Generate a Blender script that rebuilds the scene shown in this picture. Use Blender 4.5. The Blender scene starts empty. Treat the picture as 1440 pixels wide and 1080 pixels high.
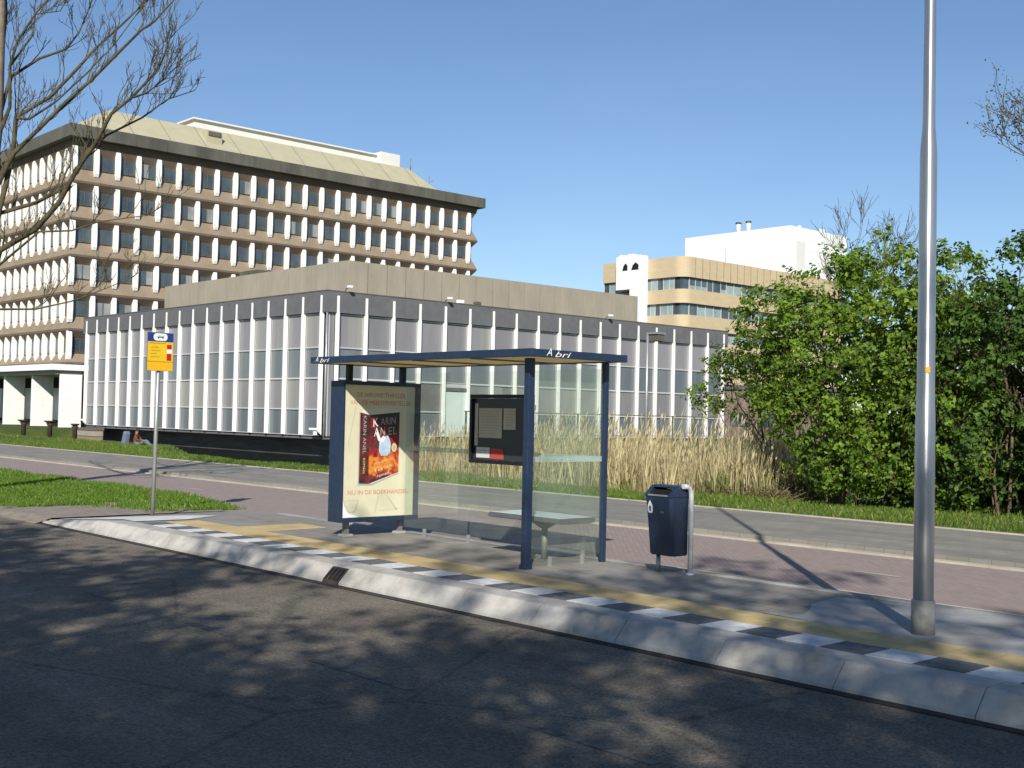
import bpy, math, random
from mathutils import Vector, Matrix

rnd = random.Random(7)
sc = bpy.context.scene
COL = sc.collection

# ------------------------------------------------------------------ helpers
class MB:
    """collects faces with material slots; build() links them as ONE mesh object"""
    def __init__(s):
        s.v = []; s.f = []; s.m = []; s.sm = []
    def face(s, pts, m=0, smooth=False):
        b = len(s.v); s.v += [tuple(p) for p in pts]
        s.f.append(tuple(range(b, b + len(pts)))); s.m.append(m); s.sm.append(smooth)
    def box(s, x0, x1, y0, y1, z0, z1, m=0):
        b = len(s.v)
        s.v += [(x0,y0,z0),(x1,y0,z0),(x1,y1,z0),(x0,y1,z0),(x0,y0,z1),(x1,y0,z1),(x1,y1,z1),(x0,y1,z1)]
        for q in ((0,3,2,1),(4,5,6,7),(0,1,5,4),(1,2,6,5),(2,3,7,6),(3,0,4,7)):
            s.f.append(tuple(b+i for i in q)); s.m.append(m); s.sm.append(False)
    def prism(s, prof, a0, a1, axis, m=0, smooth=False):
        """prof: 2-D polygon; axis 'x': (y,z) swept along x; 'y': (x,z); 'z': (x,y)"""
        def P(p, a):
            return {'x': (a, p[0], p[1]), 'y': (p[0], a, p[1]), 'z': (p[0], p[1], a)}[axis]
        b = len(s.v); n = len(prof)
        s.v += [P(p, a0) for p in prof] + [P(p, a1) for p in prof]
        for i in range(n):
            j = (i+1) % n
            s.f.append((b+i, b+j, b+n+j, b+n+i)); s.m.append(m); s.sm.append(smooth)
        s.f.append(tuple(b+i for i in reversed(range(n)))); s.m.append(m); s.sm.append(False)
        s.f.append(tuple(b+n+i for i in range(n))); s.m.append(m); s.sm.append(False)
    def tube(s, path, radii, n=8, m=0, cap=True):
        path = [Vector(p) for p in path]
        if not hasattr(radii, '__len__'): radii = [radii]*len(path)
        b0 = len(s.v); up = None
        for i, p in enumerate(path):
            d = (path[min(i+1, len(path)-1)] - path[max(i-1, 0)])
            d = d.normalized() if d.length > 1e-9 else Vector((0,0,1))
            if up is None:
                up = Vector((1,0,0)) if abs(d.x) < .9 else Vector((0,1,0))
            u = (up - d*up.dot(d))
            u = u.normalized() if u.length > 1e-6 else d.orthogonal().normalized()
            w = d.cross(u); up = u
            for k in range(n):
                a = 2*math.pi*k/n
                s.v.append(tuple(p + (u*math.cos(a) + w*math.sin(a))*radii[i]))
        for i in range(len(path)-1):
            for k in range(n):
                a = b0+i*n+k; c = b0+i*n+(k+1) % n
                s.f.append((a, c, c+n, a+n)); s.m.append(m); s.sm.append(True)
        if cap:
            s.f.append(tuple(b0+k for k in reversed(range(n)))); s.m.append(m); s.sm.append(False)
            e = b0+(len(path)-1)*n
            s.f.append(tuple(e+k for k in range(n))); s.m.append(m); s.sm.append(False)
    def text(s, txt, org, xd, yd, size, m=0, shear=0.0, fit=None):
        cu = bpy.data.curves.new('t', 'FONT'); cu.body = txt; cu.size = size; cu.shear = shear
        cu.align_x = 'CENTER'; cu.align_y = 'CENTER'; cu.resolution_u = 3
        ob = bpy.data.objects.new('t', cu); COL.objects.link(ob)
        dg = bpy.context.evaluated_depsgraph_get(); dg.update()
        ev = ob.evaluated_get(dg); me = ev.to_mesh()
        vs = [v.co.copy() for v in me.vertices]
        sx = 1.0
        if fit and vs:
            w = max(v.x for v in vs) - min(v.x for v in vs)
            sx = fit / w if w > 1e-6 else 1
        org = Vector(org); xd = Vector(xd); yd = Vector(yd)
        b = len(s.v)
        s.v += [tuple(org + xd*(v.x*sx) + yd*v.y) for v in vs]
        for p in me.polygons:
            s.f.append(tuple(b+i for i in p.vertices)); s.m.append(m); s.sm.append(False)
        ev.to_mesh_clear(); bpy.data.objects.remove(ob); bpy.data.curves.remove(cu)
    def mesh(s, name, mats):
        me = bpy.data.meshes.new(name); me.from_pydata(s.v, [], s.f)
        for mt in (mats if isinstance(mats, (list, tuple)) else [mats]): me.materials.append(mt)
        me.polygons.foreach_set('material_index', s.m)
        me.polygons.foreach_set('use_smooth', s.sm)
        me.update()
        return me
    def build(s, name, mats, parent=None, bevel=0, loc=None):
        o = bpy.data.objects.new(name, s.mesh(name, mats)); COL.objects.link(o)
        if parent: o.parent = parent
        if loc: o.location = loc
        if bevel:
            b = o.modifiers.new('bevel', 'BEVEL'); b.width = bevel; b.segments = 2; b.limit_method = 'ANGLE'
        return o

def empty(name, loc=(0,0,0)):
    o = bpy.data.objects.new(name, None); COL.objects.link(o); o.location = loc
    o.empty_display_size = .2
    return o
def tag(o, label=None, cat=None, group=None, kind=None):
    if label: o['label'] = label
    if cat: o['category'] = cat
    if group: o['group'] = group
    if kind: o['kind'] = kind
    return o

# ------------------------------------------------------------------ materials
def mat(name, col, rough=.7, spec=.3, metal=0, var=.0, scale=4, col2=None, bump=0, bscale=30, stretch=None, coat=0, detail=5, contrast=(.35,.65)):
    m = bpy.data.materials.new(name); m.use_nodes = True
    nt = m.node_tree; N = nt.nodes; L = nt.links
    p = N['Principled BSDF']
    p.inputs['Roughness'].default_value = rough
    p.inputs['Metallic'].default_value = metal
    p.inputs['Specular IOR Level'].default_value = spec
    p.inputs['Coat Weight'].default_value = coat
    p.inputs['Base Color'].default_value = (*col, 1)
    if var or col2 or bump:
        g = N.new('ShaderNodeNewGeometry'); mp = N.new('ShaderNodeMapping'); L.new(g.outputs['Position'], mp.inputs['Vector'])
        if stretch: mp.inputs['Scale'].default_value = stretch
    if var or col2:
        n = N.new('ShaderNodeTexNoise'); n.inputs['Scale'].default_value = scale; n.inputs['Detail'].default_value = detail
        n.inputs['Roughness'].default_value = .65
        L.new(mp.outputs[0], n.inputs['Vector'])
        r = N.new('ShaderNodeValToRGB'); L.new(n.outputs['Fac'], r.inputs[0])
        c2 = col2 or tuple(min(1, c*(1+var)) for c in col)
        c1 = col if col2 else tuple(c*(1-var) for c in col)
        r.color_ramp.elements[0].position = contrast[0]; r.color_ramp.elements[1].position = contrast[1]
        r.color_ramp.elements[0].color = (*c1, 1); r.color_ramp.elements[1].color = (*c2, 1)
        L.new(r.outputs[0], p.inputs['Base Color'])
    if bump:
        n2 = N.new('ShaderNodeTexNoise'); n2.inputs['Scale'].default_value = bscale; n2.inputs['Detail'].default_value = 4
        L.new(mp.outputs[0], n2.inputs['Vector'])
        b = N.new('ShaderNodeBump'); b.inputs['Strength'].default_value = bump; b.inputs['Distance'].default_value = .02
        L.new(n2.outputs['Fac'], b.inputs['Height']); L.new(b.outputs[0], p.inputs['Normal'])
    return m

def brick_mat(name, c1, c2, mortar, w, h, msize=.004, rot=0, rough=.85, dirt=None, dirt_amt=.5, dscale=.7, offset=.5, streak=None):
    m = bpy.data.materials.new(name); m.use_nodes = True
    nt = m.node_tree; N = nt.nodes; L = nt.links; p = N['Principled BSDF']
    p.inputs['Roughness'].default_value = rough; p.inputs['Specular IOR Level'].default_value = .25
    g = N.new('ShaderNodeNewGeometry'); mp = N.new('ShaderNodeMapping'); L.new(g.outputs['Position'], mp.inputs['Vector'])
    mp.inputs['Rotation'].default_value[2] = rot
    b = N.new('ShaderNodeTexBrick'); L.new(mp.outputs[0], b.inputs['Vector'])
    b.inputs['Scale'].default_value = 1; b.inputs['Brick Width'].default_value = w; b.inputs['Row Height'].default_value = h
    b.inputs['Mortar Size'].default_value = msize; b.inputs['Mortar Smooth'].default_value = .2; b.offset = offset
    b.inputs['Color1'].default_value = (*c1, 1); b.inputs['Color2'].default_value = (*c2, 1); b.inputs['Mortar'].default_value = (*mortar, 1)
    out = b.outputs['Color']
    n = N.new('ShaderNodeTexNoise'); n.inputs['Scale'].default_value = dscale; n.inputs['Detail'].default_value = 6; n.inputs['Roughness'].default_value = .7
    mp2 = N.new('ShaderNodeMapping'); L.new(g.outputs['Position'], mp2.inputs['Vector'])
    if streak: mp2.inputs['Scale'].default_value = streak
    L.new(mp2.outputs[0], n.inputs['Vector'])
    r = N.new('ShaderNodeValToRGB'); r.color_ramp.elements[0].position = .38; r.color_ramp.elements[1].position = .68
    r.color_ramp.elements[0].color = (0,0,0,1); r.color_ramp.elements[1].color = (dirt_amt,)*3+(1,)
    L.new(n.outputs['Fac'], r.inputs[0])
    mx = N.new('ShaderNodeMixRGB'); L.new(r.outputs[0], mx.inputs[0]); L.new(out, mx.inputs[1])
    mx.inputs[2].default_value = (*(dirt or tuple(c*.6 for c in c1)), 1)
    L.new(mx.outputs[0], p.inputs['Base Color'])
    bp = N.new('ShaderNodeBump'); bp.inputs['Strength'].default_value = .35; bp.inputs['Distance'].default_value = .006
    L.new(b.outputs['Fac'], bp.inputs['Height']); bp.invert = True; L.new(bp.outputs[0], p.inputs['Normal'])
    return m

def leaf_mat(name, c1, c2, trans=.35, rough=.55):
    m = bpy.data.materials.new(name); m.use_nodes = True
    nt = m.node_tree; N = nt.nodes; L = nt.links; N.clear()
    out = N.new('ShaderNodeOutputMaterial')
    g = N.new('ShaderNodeNewGeometry')
    r = N.new('ShaderNodeValToRGB'); r.color_ramp.elements[0].color = (*c1,1); r.color_ramp.elements[1].color = (*c2,1)
    L.new(g.outputs['Random Per Island'], r.inputs[0])
    p = N.new('ShaderNodeBsdfPrincipled'); p.inputs['Roughness'].default_value = rough; p.inputs['Specular IOR Level'].default_value = .3
    L.new(r.outputs[0], p.inputs['Base Color'])
    t = N.new('ShaderNodeBsdfTranslucent'); L.new(r.outputs[0], t.inputs['Color'])
    mx = N.new('ShaderNodeMixShader'); mx.inputs[0].default_value = trans
    L.new(p.outputs[0], mx.inputs[1]); L.new(t.outputs[0], mx.inputs[2]); L.new(mx.outputs[0], out.inputs[0])
    return m

def glass_mat(name, tint=(.90,.95,.92), dirt=.05, dcol=(.55,.6,.55), boost=1.0):
    m = bpy.data.materials.new(name); m.use_nodes = True
    nt = m.node_tree; N = nt.nodes; L = nt.links; N.clear()
    out = N.new('ShaderNodeOutputMaterial')
    tr = N.new('ShaderNodeBsdfTransparent'); tr.inputs[0].default_value = (*tint, 1)
    gl = N.new('ShaderNodeBsdfGlossy'); gl.inputs['Roughness'].default_value = .02
    fr = N.new('ShaderNodeFresnel'); fr.inputs[0].default_value = 1.5
    mu = N.new('ShaderNodeMath'); mu.operation = 'MULTIPLY'; mu.inputs[1].default_value = boost
    gb = N.new('ShaderNodeNewGeometry'); iv = N.new('ShaderNodeMath'); iv.operation = 'SUBTRACT'; iv.inputs[0].default_value = 1; L.new(gb.outputs['Backfacing'], iv.inputs[1])
    m0 = N.new('ShaderNodeMath'); m0.operation = 'MULTIPLY'; L.new(fr.outputs[0], m0.inputs[0]); L.new(iv.outputs[0], m0.inputs[1]); L.new(m0.outputs[0], mu.inputs[0])
    mx = N.new('ShaderNodeMixShader'); L.new(mu.outputs[0], mx.inputs[0]); L.new(tr.outputs[0], mx.inputs[1]); L.new(gl.outputs[0], mx.inputs[2])
    df = N.new('ShaderNodeBsdfDiffuse'); df.inputs[0].default_value = (*dcol, 1)
    g = N.new('ShaderNodeNewGeometry'); n = N.new('ShaderNodeTexNoise'); n.inputs['Scale'].default_value = 3; n.inputs['Detail'].default_value = 5
    L.new(g.outputs['Position'], n.inputs['Vector'])
    m2 = N.new('ShaderNodeMath'); m2.operation = 'MULTIPLY'; m2.inputs[1].default_value = dirt*2; L.new(n.outputs['Fac'], m2.inputs[0])
    mx2 = N.new('ShaderNodeMixShader'); L.new(m2.outputs[0], mx2.inputs[0]); L.new(mx.outputs[0], mx2.inputs[1]); L.new(df.outputs[0], mx2.inputs[2])
    L.new(mx2.outputs[0], out.inputs[0])
    return m

M = {}
def asphalt_mat():
    m = bpy.data.materials.new('asphalt'); m.use_nodes = True
    nt = m.node_tree; N = nt.nodes; L = nt.links; p = N['Principled BSDF']; p.inputs['Roughness'].default_value = .88; p.inputs['Specular IOR Level'].default_value = .25
    g = N.new('ShaderNodeNewGeometry')
    def noise(scale, detail, stretch=(1,1,1)):
        mp = N.new('ShaderNodeMapping'); mp.inputs['Scale'].default_value = stretch; L.new(g.outputs['Position'], mp.inputs['Vector'])
        n = N.new('ShaderNodeTexNoise'); n.inputs['Scale'].default_value = scale; n.inputs['Detail'].default_value = detail; n.inputs['Roughness'].default_value = .7
        L.new(mp.outputs[0], n.inputs['Vector']); return n.outputs['Fac']
    def ramp(f, c0, c1, a, b):
        r = N.new('ShaderNodeValToRGB'); e = r.color_ramp.elements; e[0].position = a; e[1].position = b; e[0].color = (*c0,1); e[1].color = (*c1,1); L.new(f, r.inputs[0]); return r.outputs[0]
    def mul(a, b):
        x = N.new('ShaderNodeMixRGB'); x.blend_type = 'MULTIPLY'; x.inputs[0].default_value = 1; L.new(a, x.inputs[1]); L.new(b, x.inputs[2]); return x.outputs[0]
    base = ramp(noise(.9, 8), (.140,.121,.096), (.208,.184,.148), .3, .7)
    wear = ramp(noise(.8, 4, (.12,1.6,1)), (.80,.80,.80), (1.15,1.13,1.10), .35, .65)     # wheel tracks along the road
    v = N.new('ShaderNodeTexVoronoi'); v.inputs['Scale'].default_value = 75; L.new(g.outputs['Position'], v.inputs['Vector'])
    grit = ramp(v.outputs['Color'], (.62,.62,.62), (1.5,1.48,1.44), .15, .95)              # aggregate
    vc = N.new('ShaderNodeTexVoronoi'); vc.feature = 'DISTANCE_TO_EDGE'; vc.inputs['Scale'].default_value = .33; L.new(g.outputs['Position'], vc.inputs['Vector'])
    ds = N.new('ShaderNodeMath'); ds.operation = 'MULTIPLY_ADD'; ds.inputs[1].default_value = .05; L.new(noise(5, 5), ds.inputs[0]); L.new(vc.outputs['Distance'], ds.inputs[2])
    crack = ramp(ds.outputs[0], (.62,.60,.58), (1,1,1), .024, .034)
    L.new(mul(mul(mul(base, wear), grit), crack), p.inputs['Base Color'])
    b = N.new('ShaderNodeBump'); b.inputs['Strength'].default_value = .55; b.inputs['Distance'].default_value = .012; L.new(v.outputs['Distance'], b.inputs['Height']); L.new(b.outputs[0], p.inputs['Normal'])
    return m
M['asphalt'] = asphalt_mat()
M['old_paint'] = mat('worn_paint', (.092,.084,.074), .85, col2=(.175,.165,.152), scale=12)
M['kerb'] = mat('kerb_concrete', (.29,.268,.235), .9, .2, col2=(.48,.455,.415), scale=3.0, bump=.25, bscale=40, detail=8, contrast=(.3,.62))
M['gap'] = mat('dark_joint', (.05,.045,.04), 1)
M['white_tile'] = mat('white_tile', (.50,.495,.48), .85, col2=(.72,.715,.70), scale=7, detail=9)
M['black_tile'] = mat('black_tile', (.085,.088,.092), .85, col2=(.17,.172,.172), scale=7, detail=9)
M['ochre_tile'] = brick_mat('ochre_tile', (.62,.47,.225), (.55,.41,.19), (.40,.31,.16), .3, .3, .006, dirt=(.30,.24,.13), dirt_amt=.55, offset=0, dscale=1.5)
M['paving'] = brick_mat('grey_paving', (.215,.195,.16), (.26,.235,.20), (.10,.095,.08), .3, .3, .006, dirt=(.30,.29,.27), dirt_amt=.7, dscale=.9, streak=(.5,1.6,1))
M['pale_paving'] = mat('pale_paving', (.40,.40,.385), .9, col2=(.26,.25,.225), scale=1.2, bump=.2, detail=8)
M['pink_brick'] = brick_mat('pink_brick', (.325,.258,.230), (.275,.217,.194), (.20,.16,.142), .21, .07, .004, rot=.785, dirt=(.30,.235,.205), dirt_amt=.75, dscale=.8, streak=(.35,1.5,1))
M['footpath'] = brick_mat('footpath_tile', (.30,.275,.235), (.255,.235,.20), (.14,.13,.11), .3, .3, .006, dirt=(.15,.145,.125), dirt_amt=.75, dscale=1.1, streak=(.3,1.5,1))
M['pale_strip'] = mat('pale_concrete_strip', (.36,.32,.25), .9, col2=(.50,.45,.36), scale=2, detail=8)
M['soil'] = mat('bare_soil', (.20,.165,.13), 1, col2=(.30,.255,.205), scale=6)
M['ground'] = mat('grassy_ground', (.045,.075,.018), 1, .1, col2=(.10,.115,.035), scale=.8, detail=8)
M['grass'] = leaf_mat('grass_blade', (.075,.165,.012), (.175,.285,.034), .4)
M['grass_dry'] = leaf_mat('grass_blade_mixed', (.070,.150,.012), (.20,.27,.045), .4)
M['grass_straw'] = leaf_mat('grass_straw', (.22,.20,.07), (.42,.38,.16), .3)
M['reed'] = leaf_mat('reed_straw', (.44,.355,.185), (.80,.70,.43), .35, .8)
M['reed_base'] = leaf_mat('reed_base', (.13,.09,.05), (.24,.21,.09), .2, .9)
M['reed_green'] = leaf_mat('reed_green', (.11,.14,.035), (.24,.26,.085), .3)
M['water'] = mat('ditch_water', (.018,.019,.013), .06, .5, bump=.05, bscale=2)
M['blue'] = mat('navy_paint', (.010,.023,.053), .42, .5, col2=(.021,.037,.072), scale=14, detail=9, contrast=(.3,.72), bump=.03, bscale=25)
M['blue_dark'] = mat('dark_blue_paint', (.008,.010,.016), .45, .4)
M['galv'] = mat('galvanised_steel', (.42,.42,.41), .48, .5, .65, var=.12, scale=9, stretch=(1,1,.25))
M['galv_dark'] = mat('dull_steel', (.23,.225,.21), .6, .4, .4, var=.2, scale=7)
M['alu'] = mat('brushed_aluminium', (.60,.60,.61), .40, .5, .88, var=.10, scale=6, stretch=(1,1,.15))
_p = M['alu'].node_tree.nodes['Principled BSDF']; _p.inputs['Anisotropic'].default_value = .8; _p.inputs['Anisotropic Rotation'].default_value = .25
_t = M['alu'].node_tree.nodes.new('ShaderNodeTangent'); _t.direction_type = 'RADIAL'; _t.axis = 'Z'
M['alu'].node_tree.links.new(_t.outputs[0], _p.inputs['Tangent'])
M['pale_steel'] = mat('pale_galvanised_steel', (.60,.61,.60), .5, .5, .25, var=.10, scale=9)
M['sleeve'] = mat('weathered_sleeve', (.30,.29,.27), .65, .4, .3, var=.22, scale=9)
M['glass'] = glass_mat('shelter_glass', (.94,.97,.945), .042, (.5,.56,.5), 1.5)
M['frost'] = glass_mat('frosted_band', (.8,.87,.85), .30, (.62,.70,.68))
M['roof_sheet'] = leaf_mat('roof_sheet', (.80,.70,.44), (.80,.70,.44), .4)
M['bench_top'] = mat('bench_laminate', (.58,.64,.62), .22, .5)
M['bench_side'] = mat('bench_edge', (.10,.10,.11), .5)
M['white_paint'] = mat('white_paint', (.80,.80,.78), .6, .3, var=.035, scale=2.5)
M['fin_white'] = mat('fin_white', (.80,.79,.75), .65, .3, var=.05, scale=1.2, stretch=(1,1,.3))
M['fascia_grey'] = mat('slate_fascia', (.125,.125,.130), .75, .3, var=.10, scale=2)
M['mullion'] = mat('mullion', (.46,.46,.46), .5, .4)
M['pane_a'] = mat('pane_pinkish', (.222,.212,.222), .18, .5, var=.10, scale=.55, stretch=(1,1,.2))
M['pane_b'] = mat('pane_grey', (.192,.186,.194), .18, .5, var=.12, scale=.6, stretch=(1,1,.2))
M['pane_c'] = mat('pane_curtain', (.25,.242,.228), .2, .5, var=.10, scale=.7, stretch=(3,3,.1))
M['pane_d'] = mat('pane_dark', (.15,.15,.15), .12, .5, var=.2, scale=.6)
M['panel_blue'] = mat('spandrel_glass', (.118,.134,.15), .22, .5, var=.12, scale=.6, stretch=(2,2,.2))
M['panel_blue2'] = mat('spandrel_glass_pale', (.145,.16,.17), .22, .5, var=.12, scale=.6, stretch=(2,2,.2))
M['door_white'] = mat('pale_green_panel', (.55,.62,.58), .5)
M['plinth'] = mat('dark_plinth', (.075,.072,.063), .9, var=.3, scale=1.5, stretch=(.3,.3,3))
M['beige_panel'] = mat('beige_concrete', (.31,.275,.212), .9, .2, var=.09, scale=1.1, stretch=(1,1,.4), bump=.15, bscale=8, detail=8)
M['seam'] = mat('panel_seam', (.13,.115,.09), .9)
M['roof_felt'] = mat('roof_felt', (.22,.21,.19), .95, var=.15, scale=.5)
M['brown_wall'] = mat('brown_spandrel', (.150,.114,.083), .9, .2, var=.14, scale=.7, stretch=(1,1,2), detail=8)
M['tan_sill'] = mat('tan_sill', (.255,.20,.140), .9, .2, var=.12, scale=.7, detail=8)  # on the office sills the paler tan carries their sunlight
M['eave'] = mat('eave_board', (.10,.096,.078), .8, .3, var=.28, scale=.5, stretch=(1,1,.3), detail=8)
M['tglass'] = mat('window_teal', (.060,.080,.092), .14, .5, var=.35, scale=.35)
M['tglass2'] = mat('window_blind', (.23,.245,.24), .18, .5, var=.2, scale=.5)
M['pent'] = mat('penthouse_cladding', (.40,.365,.25), .8, .2, var=.05, scale=.8)
M['pent_white'] = mat('plant_room_white', (.66,.65,.60), .6, .2, var=.03, scale=.6)
M['slab_grey'] = mat('soffit_grey', (.30,.29,.27), .8)
M['tan_clad'] = mat('tan_cladding', (.52,.415,.265), .85, .2, var=.06, scale=.5, stretch=(1,1,3))
M['ribbon'] = mat('ribbon_glass', (.065,.090,.10), .12, .5, var=.5, scale=.25, stretch=(1,1,.3))
M['ribbon_pale'] = mat('ribbon_blind', (.26,.33,.33), .2, .5, var=.2, scale=.4)
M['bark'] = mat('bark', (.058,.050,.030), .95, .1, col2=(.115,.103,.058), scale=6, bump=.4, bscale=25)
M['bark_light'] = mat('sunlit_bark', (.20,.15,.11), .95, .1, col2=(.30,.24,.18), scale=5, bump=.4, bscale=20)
M['twig'] = mat('twig', (.060,.052,.036), .95, .1, col2=(.12,.105,.06), scale=3)
M['stem'] = mat('shrub_stem', (.075,.058,.038), .95, .1, col2=(.17,.13,.085), scale=5)
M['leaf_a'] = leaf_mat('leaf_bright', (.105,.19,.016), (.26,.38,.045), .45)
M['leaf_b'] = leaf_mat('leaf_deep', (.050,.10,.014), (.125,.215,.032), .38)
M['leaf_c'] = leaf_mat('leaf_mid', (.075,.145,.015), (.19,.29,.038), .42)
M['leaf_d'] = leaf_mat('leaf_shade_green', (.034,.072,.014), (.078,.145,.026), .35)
M['leaf_y'] = leaf_mat('leaf_young', (.10,.115,.035), (.20,.20,.07), .35)
M['dark'] = mat('dark_void', (.012,.012,.012), .9)
M['brown_post'] = mat('weathered_post', (.045,.035,.022), .9, var=.3, scale=6)
M['poster'] = mat('poster_cream', (.62,.59,.42), .45, .4, var=.05, scale=3, coat=.3)
M['poster_fold'] = mat('poster_crease', (.50,.475,.34), .6)
M['poster_white'] = mat('poster_white', (.80,.80,.78), .5)
M['poster_red'] = mat('poster_red_ink', (.56,.21,.13), .6)
M['book_pages'] = mat('book_pages', (.66,.66,.62), .6)
M['book_spine'] = mat('book_spine', (.045,.018,.016), .4, col2=(.16,.03,.025), scale=9)
M['print_blue'] = mat('print_blue', (.24,.42,.58), .4, col2=(.62,.70,.76), scale=9)
M['print_white'] = mat('print_white', (.74,.74,.75), .4)
M['print_grey'] = mat('print_grey', (.36,.34,.34), .4)
M['print_red'] = mat('print_red', (.38,.025,.030), .4, col2=(.14,.012,.014), scale=16)
M['print_gold'] = mat('print_gold', (.60,.52,.26), .4)
M['paper'] = mat('notice_paper', (.50,.47,.40), .7, var=.06, scale=5)
M['paper_white'] = mat('notice_white', (.55,.55,.53), .7)
M['paper_red'] = mat('notice_red', (.42,.06,.05), .6)
M['case_dark'] = mat('case_backing', (.030,.035,.040), .3, .5)
M['sign_yellow'] = mat('sign_yellow', (.72,.44,.012), .4, .4, var=.05, scale=5)
M['sign_yellow2'] = mat('sign_amber', (.74,.40,.010), .4, .4)
M['sign_blue'] = mat('sign_blue', (.02,.04,.19), .4, .4)
M['sign_red'] = mat('sign_red', (.42,.02,.015), .45)
M['sign_mark'] = mat('sign_faded_ink', (.40,.26,.03), .6)
M['sticker'] = mat('orange_sticker', (.80,.42,.02), .5)
M['skin'] = mat('skin', (.30,.17,.11), .6)
M['jacket'] = mat('rust_jacket', (.13,.055,.022), .85, var=.25, scale=9)
M['jeans'] = mat('blue_grey_jeans', (.13,.15,.21), .9, var=.2, scale=9)
M['hair'] = mat('dark_hair', (.03,.022,.015), .7)
M['bag'] = mat('grey_blue_cloth', (.15,.17,.24), .9, var=.2, scale=6)

def cover_mat():
    m = bpy.data.materials.new('book_cover_print'); m.use_nodes = True
    nt = m.node_tree; N = nt.nodes; L = nt.links; p = N['Principled BSDF']; p.inputs['Roughness'].default_value = .4
    g = N.new('ShaderNodeNewGeometry'); s = N.new('ShaderNodeSeparateXYZ'); L.new(g.outputs['Position'], s.inputs[0])
    mr = N.new('ShaderNodeMapRange'); mr.inputs[1].default_value = .74; mr.inputs[2].default_value = 1.64; L.new(s.outputs[2], mr.inputs[0])
    n = N.new('ShaderNodeTexNoise'); n.inputs['Scale'].default_value = 11; n.inputs['Detail'].default_value = 5; L.new(g.outputs['Position'], n.inputs['Vector'])
    a = N.new('ShaderNodeMath'); a.operation = 'MULTIPLY_ADD'; a.inputs[1].default_value = .62; L.new(n.outputs['Fac'], a.inputs[0]); 
    a2 = N.new('ShaderNodeMath'); a2.operation = 'SUBTRACT'; a2.inputs[1].default_value = .31; L.new(mr.outputs[0], a2.inputs[0]); L.new(a2.outputs[0], a.inputs[2])
    r = N.new('ShaderNodeValToRGB'); L.new(a.outputs[0], r.inputs[0]); e = r.color_ramp.elements
    e[0].position = 0; e[0].color = (.05,.02,.025,1); e[1].position = 1; e[1].color = (.03,.02,.02,1)
    for q, c in ((.12,(.34,.03,.02)),(.22,(.72,.27,.03)),(.30,(.60,.13,.02)),(.40,(.32,.02,.02)),(.50,(.05,.03,.035)),(.60,(.20,.015,.02)),(.72,(.06,.02,.02))):
        k = e.new(q); k.color = (*c, 1)
    L.new(r.outputs[0], p.inputs['Base Color'])
    return m
M['cover'] = cover_mat()

# ------------------------------------------------------------------ setting
def bank(x):
    if x < -50: return 24.9
    if x < -45: return 24.9 - (x+50)/5*4.0
    if x < -18: return 20.9 - (x+45)/27*.2
    if x < -15: return 20.7 + (x+18)/3*3.1
    return 23.8
def lerp(a, b, t): return a+(b-a)*max(0, min(1, t))
def gz(x, y):
    if y < 7.05: return -.30
    if y < 17.9: return -.27
    if y < 18.5: return lerp(-.27, -.09, (y-17.9)/.6)
    z = -.06 + .05*math.sin(x*.31)*math.sin(y*.5)
    if x < -86: return -.08
    bk = bank(x); pond = 0
    if y > bk:
        pond = min(1, (y-bk)/2.2)
        far = 70 if x < -50 else 38
        if x >= -50 and y > far: pond = max(0, 1-(y-far)/3)
        if x < -50 and y > far: pond = max(0, 1-(y-far)/4)
    if x < -84: pond *= max(0, (x+86)/2)
    if -53.6 < x < -50.4 and y > 40: return .22
    return lerp(z, -1.15, pond)

def terrain():
    xs = [-1600,-800,-400,-250,-180,-140,-120] + [-110+i*2 for i in range(12)] + [-86,-85,-84,-82] + [-80+i*2 for i in range(13)] + [-54,-53.61,-53.59,-52,-50.41,-50.39,-49,-47]
    xs += [-46+i*1.0 for i in range(58)] + [14,20,40,80,160,400,900]
    ys = [-900,-300,-100,-40,-15,-5,2,6.9,7.04,7.06,10,14,17.8,17.92,18.2,18.5] + [19+i*.5 for i in range(24)] + [31.5,33,34,36,38,39.9,40.1,41,44,50,60,68,70,72,74,78,90,120,180,300,600,1600]
    xs = sorted(set(xs)); ys = sorted(set(ys)); mb = MB()
    nx = len(xs)
    for y in ys:
        for x in xs: mb.v.append((x, y, gz(x, y)))
    for j in range(len(ys)-1):
        for i in range(nx-1):
            a = j*nx+i; mb.f.append((a, a+1, a+nx+1, a+nx)); mb.m.append(0); mb.sm.append(True)
    return mb.build('ground', M['ground'])
tag(terrain(), kind='structure')

def sheet(name, polys, m, kind='structure'):
    mb = MB()
    for x0, x1, y0, y1, z in polys:
        mb.face([(x0,y0,z),(x1,y0,z),(x1,y1,z),(x0,y1,z)])
    return tag(mb.build(name, m), kind=kind)

sheet('road', [(-400,300,-.2,7.6,-.18)], M['asphalt'])
sheet('near_pavement', [(-400,300,-3.2,-.2,-.06)], M['footpath'])
# faint dashed lane line
mb = MB()
for a, b in ((-20.5,-19.3),(-17.4,-16.2),(-14.0,-12.85),(-11.4,-10.5),(-9.35,-8.55),(-7.4,-6.2),(-5.15,-4.1),(-3.0,-2.0)):
    n = 6
    for i in range(n):
        x0 = lerp(a, b, i/n); x1 = lerp(a, b, (i+1)/n)
        mb.face([(x0,4.77,-.176),(x1-.01,4.77,-.176),(x1-.01,4.85,-.176),(x0,4.85,-.176)])
tag(mb.build('road_marking', M['old_paint']), kind='structure')

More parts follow.
